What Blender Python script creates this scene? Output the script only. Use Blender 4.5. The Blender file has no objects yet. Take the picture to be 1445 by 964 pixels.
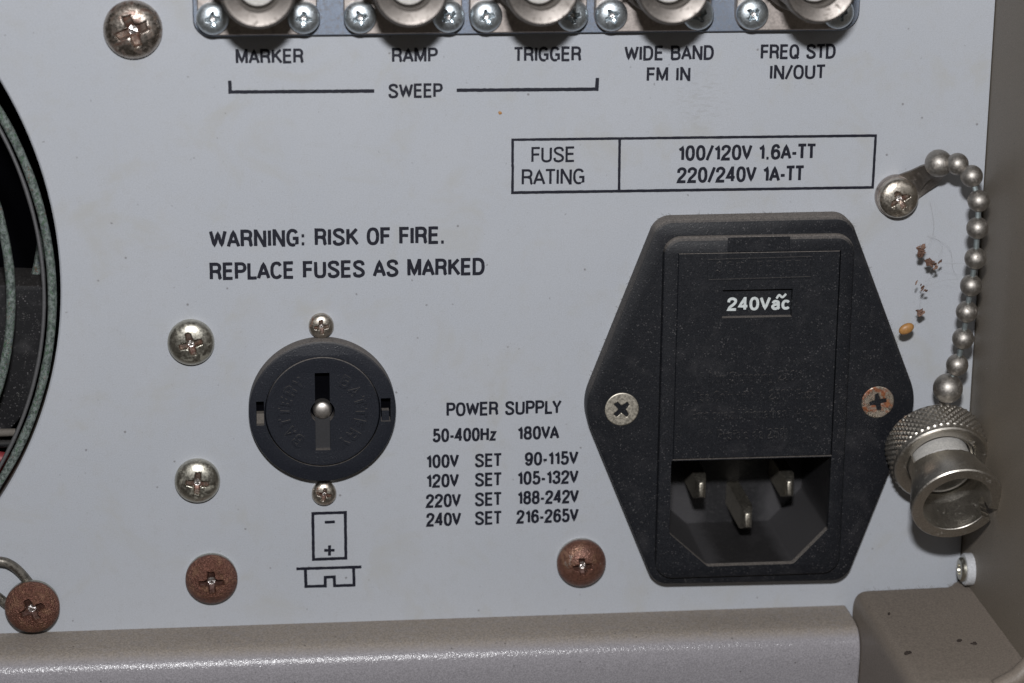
import bpy, bmesh, math, random
from mathutils import Vector, Matrix
from mathutils.geometry import tessellate_polygon
random.seed(7)
S = 0.001                      # the scene is built in millimetres, real size
PI = math.pi

# ------------------------------------------------------------------ camera
RM = [[0.99425503, -0.0086093, -0.10669031],
      [-0.02199414, 0.95905768, -0.28235548],
      [0.10475304, 0.28307992, 0.95335857]]
RM = Matrix(RM)
FPX = 3605.98                  # focal length in photograph pixels
CX, CY, PW = 722.5, 482.0, 1445.0
DIST = 410.0                   # lens to panel along the optical axis, mm

def _setup(t):
    return RM.transposed() @ Vector((0, 0, -t))
def _ray(px, py):
    return RM.transposed() @ Vector(((px - CX) / FPX, (py - CY) / FPX, 1))
def _P(px, py, h, C):
    d = _ray(px, py)
    s = (-h - C.z) / d.z
    p = C + d * s
    return Vector((p.x, -h, -p.y))
# the two fixing holes of a mains inlet are 40 mm apart
for _ in range(8):
    C0 = _setup(DIST)
    dd = (_P(877, 577, 3.2, C0) - _P(1238, 567.5, 3.2, C0)).length
    DIST *= 40.0 / dd
C0 = _setup(DIST)
def P(px, py, h=0.0):
    """point h mm in front of the panel, as seen at a pixel of the photograph"""
    return _P(px, py, h, C0)
def PX(px, py, X):
    """point on the plane x = X seen at a pixel"""
    d = _ray(px, py); s = (X - C0.x) / d.x; p = C0 + d * s
    return Vector((p.x, p.z, -p.y))
def PZ(px, py, Z):
    d = _ray(px, py); s = (-Z - C0.y) / d.y; p = C0 + d * s
    return Vector((p.x, p.z, -p.y))
def mmpp(px, py):
    return (P(px + 1, py) - P(px, py)).length

sc = bpy.context.scene
COL = sc.collection
cd = bpy.data.cameras.new('camera'); cam = bpy.data.objects.new('camera', cd); COL.objects.link(cam)
def conv(v): return Vector((v[0], v[2], -v[1]))
right = conv(RM[0]); up = -conv(RM[1]); back = -conv(RM[2])
M = Matrix((right, up, back)).transposed().to_4x4()
CAMPOS = Vector((C0.x, C0.z, -C0.y))
M.translation = CAMPOS * S
cam.matrix_world = M
cd.sensor_width = 36.0
cd.lens = FPX / PW * 36.0
cd.clip_start = 0.01; cd.clip_end = 50
cd.dof.use_dof = True; cd.dof.focus_distance = (DIST - 3) * S; cd.dof.aperture_fstop = 18
sc.camera = cam

# ------------------------------------------------------------------ light: the camera's flash and the dim room
w = bpy.data.worlds.new('World'); sc.world = w; w.use_nodes = True
bg = w.node_tree.nodes['Background']; bg.inputs[0].default_value = (1.0, 0.90, 0.80, 1); bg.inputs[1].default_value = 0.045
FX = P(470, 0).x
fl = bpy.data.lights.new('flash', 'AREA'); fl.shape = 'RECTANGLE'; fl.size = 0.022; fl.size_y = 0.014
fl.energy = 1.42; fl.color = (0.985, 0.985, 1.0)
flo = bpy.data.objects.new('flash', fl); COL.objects.link(flo)
fpos = Vector((CAMPOS.x + 1, CAMPOS.y + 8, CAMPOS.z + 70))
flo.location = fpos * S
tgt = P(560, 60)
flo.rotation_euler = (tgt - fpos).to_track_quat('-Z', 'Y').to_euler()
ro = bpy.data.lights.new('ceiling_bounce', 'AREA'); ro.size = 1.2; ro.energy = 0.35; ro.color = (1.0, 0.93, 0.86)
roo = bpy.data.objects.new('ceiling_bounce', ro); COL.objects.link(roo)
roo.location = (-0.3, -1.1, 1.3)
roo.rotation_euler = (Vector((0, 0, 0)) - Vector(roo.location)).to_track_quat('-Z', 'Y').to_euler()
sc.view_settings.view_transform = 'Standard'; sc.view_settings.look = 'None'
sc.view_settings.exposure = 0; sc.view_settings.gamma = 1
sc.cycles.max_bounces = 6

# ------------------------------------------------------------------ materials
class NT:
    def __init__(s, name):
        s.m = bpy.data.materials.new(name); s.m.use_nodes = True
        s.t = s.m.node_tree; s.n = s.t.nodes; s.b = s.n['Principled BSDF']
        g = s.n.new('ShaderNodeNewGeometry'); s.geo = g
        mp = s.n.new('ShaderNodeVectorMath'); mp.operation = 'SCALE'; mp.inputs['Scale'].default_value = 1000
        s.l(g.outputs['Position'], mp.inputs[0]); s.pos = mp.outputs[0]
    def l(s, a, b): s.t.links.new(a, b)
    def noise(s, scale, detail=3, rough=.5, vec=None, dist=0):
        n = s.n.new('ShaderNodeTexNoise'); n.inputs['Scale'].default_value = scale
        n.inputs['Detail'].default_value = detail; n.inputs['Roughness'].default_value = rough
        n.inputs['Distortion'].default_value = dist
        s.l(vec or s.pos, n.inputs['Vector']); return n.outputs['Fac']
    def voro(s, scale, vec=None):
        n = s.n.new('ShaderNodeTexVoronoi'); n.inputs['Scale'].default_value = scale
        s.l(vec or s.pos, n.inputs['Vector']); return n
    def ramp(s, x, a, b, lo=0., hi=1.):
        n = s.n.new('ShaderNodeMapRange'); n.interpolation_type = 'SMOOTHSTEP'
        s.l(x, n.inputs[0])
        for i, v in enumerate((a, b, lo, hi)): n.inputs[i + 1].default_value = v
        return n.outputs[0]
    def math(s, op, a, b=None):
        n = s.n.new('ShaderNodeMath'); n.operation = op
        for i, v in enumerate((a, b)):
            if v is None: continue
            if isinstance(v, (int, float)): n.inputs[i].default_value = v
            else: s.l(v, n.inputs[i])
        return n.outputs[0]
    def mix(s, f, a, b):
        n = s.n.new('ShaderNodeMix'); n.data_type = 'RGBA'
        for sock, v in ((n.inputs[0], f), (n.inputs[6], a), (n.inputs[7], b)):
            if isinstance(v, (int, float)): sock.default_value = v
            elif isinstance(v, tuple): sock.default_value = (*v, 1)
            else: s.l(v, sock)
        return n.outputs[2]
    def scalevec(s, v):
        n = s.n.new('ShaderNodeVectorMath'); n.operation = 'MULTIPLY'; n.inputs[1].default_value = v
        s.l(s.pos, n.inputs[0]); return n.outputs[0]
    def bump(s, h, dist, strength=1.0):
        n = s.n.new('ShaderNodeBump'); n.inputs['Distance'].default_value = dist * S; n.inputs['Strength'].default_value = strength
        s.l(h, n.inputs['Height']); s.l(n.outputs[0], s.b.inputs['Normal']); return n
    def normal_z(s):
        n = s.n.new('ShaderNodeSeparateXYZ'); s.l(s.geo.outputs['True Normal'], n.inputs[0]); return n.outputs[2]
    def sep(s):
        n = s.n.new('ShaderNodeSeparateXYZ'); s.l(s.pos, n.inputs[0]); return n.outputs
    def col(s, c):
        if isinstance(c, tuple): s.b.inputs['Base Color'].default_value = (*c, 1)
        else: s.l(c, s.b.inputs['Base Color'])
    def rough(s, r):
        if isinstance(r, (int, float)): s.b.inputs['Roughness'].default_value = r
        else: s.l(r, s.b.inputs['Roughness'])
    def metal(s, r):
        if isinstance(r, (int, float)): s.b.inputs['Metallic'].default_value = r
        else: s.l(r, s.b.inputs['Metallic'])
    def spec(s, r): s.b.inputs['Specular IOR Level'].default_value = r

def m_panel():
    k = NT('grey_panel_paint')
    big = k.noise(.035, 4, .6); mid = k.noise(.5, 3, .6); fine = k.noise(5.5, 2, .7)
    c = k.mix(k.ramp(big, .35, .65), (.413, .437, .474), (.433, .454, .488))
    c = k.mix(k.ramp(mid, .45, .75, 0, .55), c, (.385, .398, .415))
    c = k.mix(k.ramp(fine, .25, .75, 0, 1), k.mix(.12, c, (.2, .2, .2)), k.mix(.6, c, (.50, .52, .565)))
    # yellowish grime in soft patches
    c = k.mix(k.ramp(k.noise(.09, 4, .65, dist=.6), .50, .75, 0, .55), c, (.405, .405, .385))
    # small dark specks
    v = k.voro(.42); sp = k.math('MULTIPLY', k.ramp(v.outputs['Distance'], .045, .11, 1, 0), k.ramp(k.noise(.8, 1), .5, .6))
    c = k.mix(k.math('MULTIPLY', sp, .65), c, (.14, .13, .13))
    v2 = k.voro(1.3); sp2 = k.math('MULTIPLY', k.ramp(v2.outputs['Distance'], .05, .16, 1, 0), k.ramp(k.noise(.6, 2), .5, .62))
    c = k.mix(k.math('MULTIPLY', sp2, .35), c, (.22, .22, .23))
    # smeared rub mark under the wide band connector
    x, y, z = k.sep(); q = P(990, 140)
    dx = k.math('MULTIPLY', k.math('SUBTRACT', x, q.x), 1 / 4.5); dz = k.math('MULTIPLY', k.math('SUBTRACT', z, q.z), 1 / 5.5)
    r2 = k.math('ADD', k.math('MULTIPLY', dx, dx), k.math('MULTIPLY', dz, dz))
    msk = k.math('MULTIPLY', k.ramp(r2, .1, 1.2, 1, 0), k.ramp(k.noise(1.2, 3, .6, k.scalevec((.6, 1, 2.2)), .8), .45, .7))
    c = k.mix(k.math('MULTIPLY', msk, .5), c, (.345, .352, .36))
    k.col(c); k.rough(k.ramp(mid, .3, .7, .42, .52)); k.spec(.35)
    k.bump(k.math('ADD', k.noise(2.2, 2, .6), k.math('MULTIPLY', fine, .5)), .022, .55)
    return k.m

def m_casepaint(name, base, dust, dustamt=1.0, sparkle=False):
    k = NT(name)
    fine = k.noise(4.5, 2, .7); mid = k.noise(.35, 4, .65)
    c = k.mix(k.ramp(fine, .3, .7), tuple(v * .80 for v in base), tuple(v * 1.18 for v in base))
    c = k.mix(k.ramp(mid, .5, .75, 0, .35), c, tuple(v * .85 for v in base))
    nz = k.normal_z()
    df = k.math('MULTIPLY', k.ramp(nz, .55, .98), k.ramp(k.noise(1.1, 4, .7), .2, .6, .6 * dustamt, dustamt))
    dcol = k.mix(k.ramp(k.noise(3.2, 3, .75), .3, .7), tuple(v * .72 for v in dust), tuple(v * 1.2 for v in dust))
    c = k.mix(df, c, dcol)
    v = k.voro(.7); sp = k.math('MULTIPLY', k.ramp(v.outputs['Distance'], .06, .15, 1, 0), k.ramp(k.noise(.5, 1), .5, .62))
    c = k.mix(k.math('MULTIPLY', sp, .6), c, (.05, .045, .04))
    v3 = k.voro(1.1, k.scalevec((1.3, .9, 1.1))); sp3 = k.math('MULTIPLY', k.ramp(v3.outputs['Distance'], .04, .1, 1, 0), k.ramp(k.noise(.9, 1), .58, .66))
    c = k.mix(k.math('MULTIPLY', sp3, .5), c, (.6, .6, .6))
    k.col(c)
    r = k.n.new('ShaderNodeMapRange'); k.l(df, r.inputs[0]); r.inputs[3].default_value = .19 if sparkle else .5; r.inputs[4].default_value = .95
    k.l(r.outputs[0], k.b.inputs['Roughness']); k.spec(.30 if sparkle else .5)
    k.bump(k.noise(2.6, 2, .7) if sparkle else k.math('ADD', k.noise(1.9, 2, .6), k.math('MULTIPLY', k.noise(5, 2, .7), .6)), .075 if sparkle else .05, .9)
    return k.m

def m_black(name='black_plastic', speck=.5, dust=1.0, base=(.0095, .0105, .0145), rough=.46):
    k = NT(name)
    fine = k.noise(6.5, 2, .8)
    c = k.mix(k.ramp(fine, .35, .7), base, tuple(v * 1.7 for v in base))
    v = k.voro(2.6); cell = k.ramp(v.outputs['Distance'], .10, .28, 1, 0)
    s1 = k.math('MULTIPLY', k.ramp(v.outputs['Distance'], .12, .40, 1, 0), k.ramp(k.noise(1.3, 3, .7), .46, .60))
    c = k.mix(k.math('MULTIPLY', k.math('MULTIPLY', s1, k.ramp(k.noise(.13, 3, .6), .35, .65, .35, 1)), .85 * speck), c, (.115, .11, .112))
    haze = k.ramp(k.noise(.22, 5, .7, dist=.5), .48, .8, 0, .30 * speck)
    c = k.mix(haze, c, (.075, .072, .075))
    vf = k.noise(1.5, 2, .5, k.scalevec((1, 1, .35)), dist=2.5)
    lint = k.math('MULTIPLY', k.ramp(k.math('ABSOLUTE', k.math('SUBTRACT', vf, .5)), 0, .008, 1, 0), k.ramp(k.noise(.8, 2), .56, .68))
    c = k.mix(k.math('MULTIPLY', lint, .4 * speck), c, (.28, .27, .25))
    nz = k.normal_z()
    df = k.math('MULTIPLY', k.ramp(nz, .08, .75), dust)
    df = k.math('MULTIPLY', df, k.ramp(k.noise(2.6, 4, .8), .25, .6, .45, 1))
    dc = k.mix(k.ramp(k.noise(5, 3, .8), .3, .7), (.12, .105, .095), (.27, .245, .225))
    c = k.mix(df, c, dc)
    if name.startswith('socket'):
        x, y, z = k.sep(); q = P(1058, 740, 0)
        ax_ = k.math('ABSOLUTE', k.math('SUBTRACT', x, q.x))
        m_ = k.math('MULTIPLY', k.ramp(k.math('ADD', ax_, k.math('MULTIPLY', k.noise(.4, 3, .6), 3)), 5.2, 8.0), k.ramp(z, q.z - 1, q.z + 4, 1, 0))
        c = k.mix(k.math('MULTIPLY', m_, .85), c, (.062, .060, .063))  # light on the lower socket corners, painted into the colour
    k.col(c)
    r = k.math('ADD', k.math('MULTIPLY', df, .5), k.ramp(fine, .3, .7, rough - .05, rough + .12))
    k.rough(r); k.spec(.35)
    k.bump(k.math('ADD', k.noise(3.2, 3, .7), k.math('MULTIPLY', s1, .6)), .04, .7)
    return k.m

def m_metal(name, base=(.50, .49, .46), rough=.34, dirt=(.13, .115, .09), amount=.35, rust=None, rustamt=0., scale=1.0, bumpd=.02, rim=None):
    k = NT(name)
    n1 = k.noise(.9 * scale, 5, .7, dist=.4); n2 = k.noise(3.5 * scale, 3, .7)
    c = k.mix(k.ramp(n2, .3, .7), tuple(v * .82 for v in base), tuple(min(1, v * 1.12) for v in base))
    df = k.ramp(n1, .62 - amount * .5, .80 - amount * .3)
    c = k.mix(k.math('MULTIPLY', df, .75), c, dirt)
    met = k.ramp(df, 0, 1, 1, .35)
    ro = k.math('ADD', k.math('MULTIPLY', df, .25), k.ramp(n2, .3, .7, rough - .06, rough + .08))
    h = k.math('ADD', n2, k.math('MULTIPLY', n1, .5))
    if rust:
        n3 = k.noise(.55 * scale, 5, .75, dist=.8)
        rf = k.ramp(n3, .80 - rustamt * .75, .92 - rustamt * .70)
        if rim:
            tc = k.n.new('ShaderNodeTexCoord'); sx_ = k.n.new('ShaderNodeSeparateXYZ'); k.l(tc.outputs['Object'], sx_.inputs[0])
            hh = k.math('ADD', k.math('MULTIPLY', sx_.outputs[1], -1000), k.math('MULTIPLY', k.noise(.8, 3, .6), .9))
            rf = k.math('MULTIPLY', rf, k.ramp(hh, rim, rim + .4))
        rc = k.mix(k.ramp(k.noise(2.8 * scale, 4, .8), .3, .72), tuple(v * .55 for v in rust), tuple(v * 1.35 for v in rust))
        rc = k.mix(k.ramp(k.noise(.45 * scale, 4, .7, dist=1), .48, .66, 0, .55), rc, (rust[0] * 1.5, rust[1] * 1.9, rust[2] * 1.6))
        rc = k.mix(k.ramp(k.noise(.7 * scale, 4, .7), .56, .70, 0, .6), rc, tuple(v * .35 for v in rust))
        c = k.mix(rf, c, rc)
        met = k.math('MULTIPLY', met, k.ramp(rf, 0, 1, 1, .5))
        ro = k.math('ADD', ro, k.math('MULTIPLY', rf, .08))
        h = k.math('ADD', h, k.math('MULTIPLY', k.math('MULTIPLY', rf, k.noise(3.2, 2, .7)), 1.8))
    k.col(c); k.metal(met); k.rough(ro); k.bump(h, bumpd, .8)
    return k.m

def m_simple(name, col, rough=.5, metallic=0., bumpd=0, spec=.5):
    k = NT(name)
    c = k.mix(k.ramp(k.noise(3, 3, .7), .3, .7), tuple(v * .85 for v in col), tuple(min(1, v * 1.12) for v in col))
    k.col(c); k.rough(rough); k.metal(metallic); k.spec(spec)
    if bumpd: k.bump(k.noise(3, 3, .7), bumpd, .8)
    return k.m

def m_ink(name='print_ink', col=(.010, .011, .020)):
    k = NT(name)
    c = k.mix(k.ramp(k.noise(4, 3, .7), .55, .8, 0, .35), col, (.10, .105, .12))
    k.col(c); k.rough(.5); k.spec(.3); return k.m

def m_guard():
    k = NT('dusty_guard_wire')
    n = k.noise(1.6, 4, .8); g = k.noise(2.2, 3, .8, k.scalevec((1.2, 1, .8)))
    c = k.mix(k.ramp(n, .38, .60), (.05, .065, .06), (.22, .255, .24))
    c = k.mix(k.ramp(g, .54, .62, 0, .8), c, (.05, .115, .055))
    c = k.mix(k.ramp(k.noise(1.1, 3, .8), .62, .68, 0, .8), c, (.16, .07, .05))
    c = k.mix(k.ramp(k.noise(.8, 3, .8), .60, .70, 0, .7), c, (.06, .07, .12))
    k.col(c); k.rough(.8); k.metal(.1); k.bump(k.noise(3, 4, .8), .15, 1); return k.m

MAT = dict(
    panel=m_panel(),
    rail=m_casepaint('rail_paint', (.300, .287, .305), (.30, .262, .225), 1.0, True),
    wall=m_casepaint('side_wall_paint', (.172, .147, .118), (.17, .145, .12), .6),
    bracket=m_casepaint('dusty_bracket_paint', (.205, .172, .142), (.205, .172, .142), 1.0),
    ink=m_ink(),
    white_ink=m_simple('white_print', (.62, .66, .66), .5),
    black=m_black('black_plastic', .75, 1.0, (.0062, .0070, .0095)),
    black2=m_black('battery_holder_plastic', .08, .8, (.011, .0125, .0175), .38),
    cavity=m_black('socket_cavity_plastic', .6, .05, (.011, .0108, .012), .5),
    zinc=m_metal('bright_zinc', (.66, .72, .76), .42, (.32, .34, .34), .06, scale=1.2, bumpd=.006),
    nickel=m_metal('dull_nickel', (.55, .53, .46), .34, (.20, .185, .135), .26, (.20, .085, .05), .10, bumpd=.006, scale=.7),
    nickel_dirty=m_metal('stained_nickel', (.58, .53, .46), .34, (.20, .17, .12), .20, (.22, .10, .065), .34, bumpd=.01, scale=.8),
    tarnish=m_metal('tarnished_bronze', (.50, .45, .40), .27, (.15, .13, .10), .25, (.15, .095, .075), .44, bumpd=.012, scale=.8),
    rust=m_metal('brown_rust', (.46, .46, .40), .30, (.16, .15, .11), .2, (.185, .082, .058), .97, bumpd=.26, rim=1.1),
    rust_dark=m_metal('dark_rust', (.50, .48, .44), .28, (.08, .06, .05), .25, (.18, .084, .060), .76, bumpd=.07, rim=1.0),
    recess=m_simple('recess_grime', (.10, .07, .055), .5, .6, .03),
    csk=m_metal('flat_nickel', (.60, .56, .48), .50, (.36, .33, .27), .10, scale=.8, bumpd=.006),
    pin=m_metal('pin_metal', (.60, .56, .48), .42, (.3, .27, .22), .05, bumpd=.004),
    csk_rust=m_metal('pitted_nickel', (.50, .45, .38), .32, (.15, .11, .08), .4, (.27, .09, .04), .48),
    flange=m_metal('nickel_flange', (.50, .45, .42), .55, (.30, .26, .24), .22, scale=.8, bumpd=.008),
    barrel=m_metal('nickel_barrel', (.29, .265, .245), .50, (.15, .125, .105), .22, scale=1.5, bumpd=.006),
    plate=m_metal('blue_zinc_plate', (.25, .29, .36), .5, (.24, .23, .23), .34, scale=3.2, bumpd=.03),
    cap=m_metal('brushed_nickel_cap', (.56, .53, .48), .38, (.30, .27, .235), .10, scale=1.2, bumpd=.003),
    bead=m_metal('satin_bead_metal', (.42, .395, .365), .50, (.24, .21, .18), .2, scale=.9, bumpd=.006),
    wirelink=m_simple('link_wire', (.32, .37, .38), .45, .7),
    teflon=m_simple('white_insulator', (.46, .45, .43), .5),
    brass=m_metal('copper_tint', (.30, .16, .11), .4, (.12, .07, .05), .3),
    white=m_simple('white_nylon', (.55, .56, .58), .45),
    guard=m_guard(),
    legwire=m_metal('dull_wire', (.27, .25, .22), .42, (.12, .11, .09), .4, scale=.7),
    thinwire=m_simple('grey_wire', (.16, .16, .165), .5, .5),
    fan=m_simple('fan_frame_paint', (.13, .115, .10), .75, 0, .08),
    blackfan=m_black('fan_plastic', 1.6, .12, (.003, .003, .004), .62),
    dark=m_simple('inside_darkness', (.003, .003, .004), 1.0, 0, 0, 0),
    slotfloor=m_simple('grey_slot', (.030, .030, .033), .5),  # slot floor, a paler grey than the cap around it
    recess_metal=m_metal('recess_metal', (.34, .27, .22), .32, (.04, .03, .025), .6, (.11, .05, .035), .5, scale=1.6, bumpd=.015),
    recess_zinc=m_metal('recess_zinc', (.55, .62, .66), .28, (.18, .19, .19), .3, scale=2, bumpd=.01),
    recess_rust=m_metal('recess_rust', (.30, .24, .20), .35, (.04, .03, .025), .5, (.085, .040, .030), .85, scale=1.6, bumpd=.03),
    glint=m_metal('painted_glint_metal', (.66, .62, .60), .30, (.2, .17, .15), .15, scale=3, bumpd=.02),  # brighter metal at recess centres, a glint painted into the colour
    chip=m_simple('pale_chip', (.26, .16, .12), .75, 0, .05),
    red=m_simple('red_sleeve', (.24, .035, .04), .5),
    silver=m_simple('rivet_metal', (.70, .66, .62), .42, 1),
    dirt=m_simple('dirt', (.035, .025, .02), .9),
    flake=m_simple('rust_flake', (.12, .065, .045), .8, 0, .1),
    husk=m_simple('orange_husk', (.38, .19, .06), .45),
    web=m_simple('web_thread', (.30, .30, .30), .6),
    lint=m_simple('grey_lint', (.17, .155, .14), .9),
)

# ------------------------------------------------------------------ mesh building
class MB:
    def __init__(s): s.v = []; s.f = []; s.flat = set()
    def add(s, vs, fs, flat=False):
        o = len(s.v); s.v += [Vector(x) for x in vs]
        for f in fs:
            if flat: s.flat.add(len(s.f))
            s.f.append([i + o for i in f])
        return o
    def loops(s, ls, close0=False, close1=False, flat=False, flatcap=True):
        """bridge a list of equally long closed loops"""
        n = len(ls[0]); vs = [p for l in ls for p in l]; fs = []
        for a in range(len(ls) - 1):
            for i in range(n):
                j = (i + 1) % n
                fs.append([a * n + i, a * n + j, (a + 1) * n + j, (a + 1) * n + i])
        s.add(vs, fs, flat)
        if close0: s.add(ls[0], [list(range(n))], flatcap)
        if close1: s.add(ls[-1], [list(range(n))], flatcap)
    def lathe(s, prof, n=48, c=(0, 0, 0), axis=(0, -1, 0), close0=False, close1=True):
        """prof: (radius, height along axis)"""
        a = Vector(axis).normalized()
        u = a.cross(Vector((0, 0, 1)));
        if u.length < .1: u = a.cross(Vector((1, 0, 0)))
        u.normalize(); w_ = a.cross(u); c = Vector(c)
        ls = [[c + a * h + (u * math.cos(2 * PI * i / n) + w_ * math.sin(2 * PI * i / n)) * r for i in range(n)] for r, h in prof]
        s.loops(ls, close0, close1)
    def tube(s, path, r, n=8, caps=True):
        path = [Vector(p) for p in path]; ls = []; u = None
        for i, p in enumerate(path):
            t = (path[min(i + 1, len(path) - 1)] - path[max(i - 1, 0)]).normalized()
            if u is None:
                u = t.cross(Vector((0, 1, 0)))
                if u.length < .1: u = t.cross(Vector((1, 0, 0)))
            u = (u - t * u.dot(t)).normalized(); w_ = t.cross(u)
            rr = r[i] if isinstance(r, (list, tuple)) else r
            ls.append([p + (u * math.cos(2 * PI * k / n) + w_ * math.sin(2 * PI * k / n)) * rr for k in range(n)])
        s.loops(ls, caps, caps)
    def sphere(s, c, r, n=20, m=12, sq=(1, 1, 1)):
        c = Vector(c); ls = []
        for j in range(m + 1):
            a = PI * max(.02, min(.98, j / m)); 
            ls.append([c + Vector((math.sin(a) * math.cos(2 * PI * i / n) * sq[0], math.sin(a) * math.sin(2 * PI * i / n) * sq[1], math.cos(a) * sq[2])) * r for i in range(n)])
        s.loops(ls, True, True, flatcap=False)
    def box(s, a, b):
        x0, y0, z0 = a; x1, y1, z1 = b
        vs = [(x, y, z) for x in (x0, x1) for y in (y0, y1) for z in (z0, z1)]
        s.add(vs, [[0, 1, 3, 2], [4, 6, 7, 5], [0, 4, 5, 1], [2, 3, 7, 6], [0, 2, 6, 4], [1, 5, 7, 3]], True)
    def cap(s, loops2, h):
        """flat face at height h with holes; loops of (x,z)"""
        ls = [[Vector((x, -h, z)) for x, z in l] for l in loops2]
        tri = tessellate_polygon(ls); vs = [p for l in ls for p in l]
        s.add(vs, [list(t) for t in tri], True)
    def wall2(s, loop, hs, insets=None, flat=False):
        """side walls of a 2D loop through heights hs with optional insets"""
        ls = []
        for i, h in enumerate(hs):
            l = inset(loop, insets[i]) if insets else loop
            ls.append([Vector((x, -h, z)) for x, z in l])
        s.loops(ls, flat=flat)
        return insets and inset(loop, insets[-1]) or loop

def inset(loop, d):
    if not d: return list(loop)
    n = len(loop); out = []
    ar = sum(loop[i][0] * loop[(i + 1) % n][1] - loop[(i + 1) % n][0] * loop[i][1] for i in range(n))
    sg = 1 if ar > 0 else -1
    for i in range(n):
        a = Vector(loop[i - 1]); b = Vector(loop[i]); c = Vector(loop[(i + 1) % n])
        e1 = (b - a); e2 = (c - b)
        if e1.length < 1e-9: e1 = e2
        if e2.length < 1e-9: e2 = e1
        e1.normalize(); e2.normalize()
        n1 = Vector((-e1.y, e1.x)) * sg; n2 = Vector((-e2.y, e2.x)) * sg
        m = n1 + n2
        m = m / max(m.length_squared * .5, .3)
        out.append(tuple(b + m * d))
    return out

def rloop(pts, radii, seg=8):
    """polygon with rounded corners"""
    out = []; n = len(pts)
    if isinstance(radii, (int, float)): radii = [radii] * n
    for i in range(n):
        a = Vector(pts[i - 1][:2]); b = Vector(pts[i][:2]); c = Vector(pts[(i + 1) % n][:2]); r = radii[i]
        if r <= 0: out.append(tuple(b)); continue
        u = (a - b).normalized(); v = (c - b).normalized()
        ang = math.acos(max(-1, min(1, u.dot(v)))); d = r / math.tan(ang / 2)
        d = min(d, (a - b).length * .49, (c - b).length * .49); r = d * math.tan(ang / 2)
        cc = b + (u + v).normalized() * (r / math.sin(ang / 2))
        p0 = b + u * d; p1 = b + v * d
        a0 = math.atan2(p0.y - cc.y, p0.x - cc.x); a1 = math.atan2(p1.y - cc.y, p1.x - cc.x)
        da = (a1 - a0 + PI) % (2 * PI) - PI
        for k in range(seg + 1):
            t = a0 + da * k / seg; out.append((cc.x + r * math.cos(t), cc.y + r * math.sin(t)))
    return out
def xz(p): return (p.x, p.z)
def rect_px(x0, y0, x1, y1, h):
    xm, ym = (x0 + x1) / 2, (y0 + y1) / 2
    return P(x0, ym, h).x, P(xm, y1, h).z, P(x1, ym, h).x, P(xm, y0, h).z      # left, bottom, right, top
def rl(r, rad, seg=6):
    x0, z0, x1, z1 = r
    return rloop([(x0, z0), (x1, z0), (x1, z1), (x0, z1)], rad, seg)

def mesh(name, mb, mats, smooth=True, idx=None):
    me = bpy.data.meshes.new(name)
    me.from_pydata([tuple(v * S) for v in mb.v], [], mb.f)
    mats = mats if isinstance(mats, (list, tuple)) else [mats]
    for m in mats: me.materials.append(MAT[m])
    if idx:
        for i, p in enumerate(me.polygons): p.material_index = idx[i] if i < len(idx) else 0
    bm = bmesh.new(); bm.from_mesh(me)
    bmesh.ops.remove_doubles(bm, verts=bm.verts, dist=1e-3 * S)
    bmesh.ops.recalc_face_normals(bm, faces=bm.faces)
    bm.to_mesh(me); bm.free()
    me.polygons.foreach_set('use_smooth', [bool(smooth)] * len(me.polygons))
    if smooth: me.set_sharp_from_angle(angle=math.radians(smooth if smooth is not True else 38))
    me.update()
    return me
def obj(name, mb, mats, parent=None, loc=None, smooth=True, idx=None):
    o = bpy.data.objects.new(name, mesh(name, mb, mats, smooth, idx) if isinstance(mb, MB) else mb)
    COL.objects.link(o)
    if parent: o.parent = parent
    if loc is not None: o.location = Vector(loc) * S
    return o
def tag(o, label, cat=None, group=None, kind=None):
    if label: o['label'] = label
    if cat: o['category'] = cat
    if group: o['group'] = group
    if kind: o['kind'] = kind
    return o
def thing(name, label, cat, loc=(0, 0, 0), group=None):
    o = bpy.data.objects.new(name, None); COL.objects.link(o); o.location = Vector(loc) * S
    o.empty_display_size = .003
    return tag(o, label, cat, group)

# ------------------------------------------------------------------ stroke lettering
def cr(pts, n=6, closed=False):
    out = []; m = len(pts); rng = range(m if closed else m - 1)
    g = (lambda i: pts[i % m]) if closed else (lambda i: pts[max(0, min(m - 1, i))])
    for i in rng:
        p0, p1, p2, p3 = g(i - 1), g(i), g(i + 1), g(i + 2)
        for k in range(n):
            t = k / n
            out.append(tuple(.5 * ((2 * p1[a]) + (-p0[a] + p2[a]) * t + (2 * p0[a] - 5 * p1[a] + 4 * p2[a] - p3[a]) * t * t + (-p0[a] + 3 * p1[a] - 3 * p2[a] + p3[a]) * t ** 3) for a in range(len(p1))))
    out.append(tuple(g(m) if closed else pts[-1]))
    return out
def se(cx, cy, rx, ry, a0, a1, n=20, e=2.4):
    o = []
    for i in range(n + 1):
        a = math.radians(a0 + (a1 - a0) * i / n); c, s_ = math.cos(a), math.sin(a)
        o.append((cx + rx * math.copysign(abs(c) ** (2 / e), c), cy + ry * math.copysign(abs(s_) ** (2 / e), s_)))
    return o
W_ = .44
Sg = cr([(.43, .76), (.39, .93), (.22, 1), (.05, .92), (.02, .75), (.11, .60), (.34, .44), (.44, .27), (.39, .08), (.21, 0), (.04, .07), (0, .24)])
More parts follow.
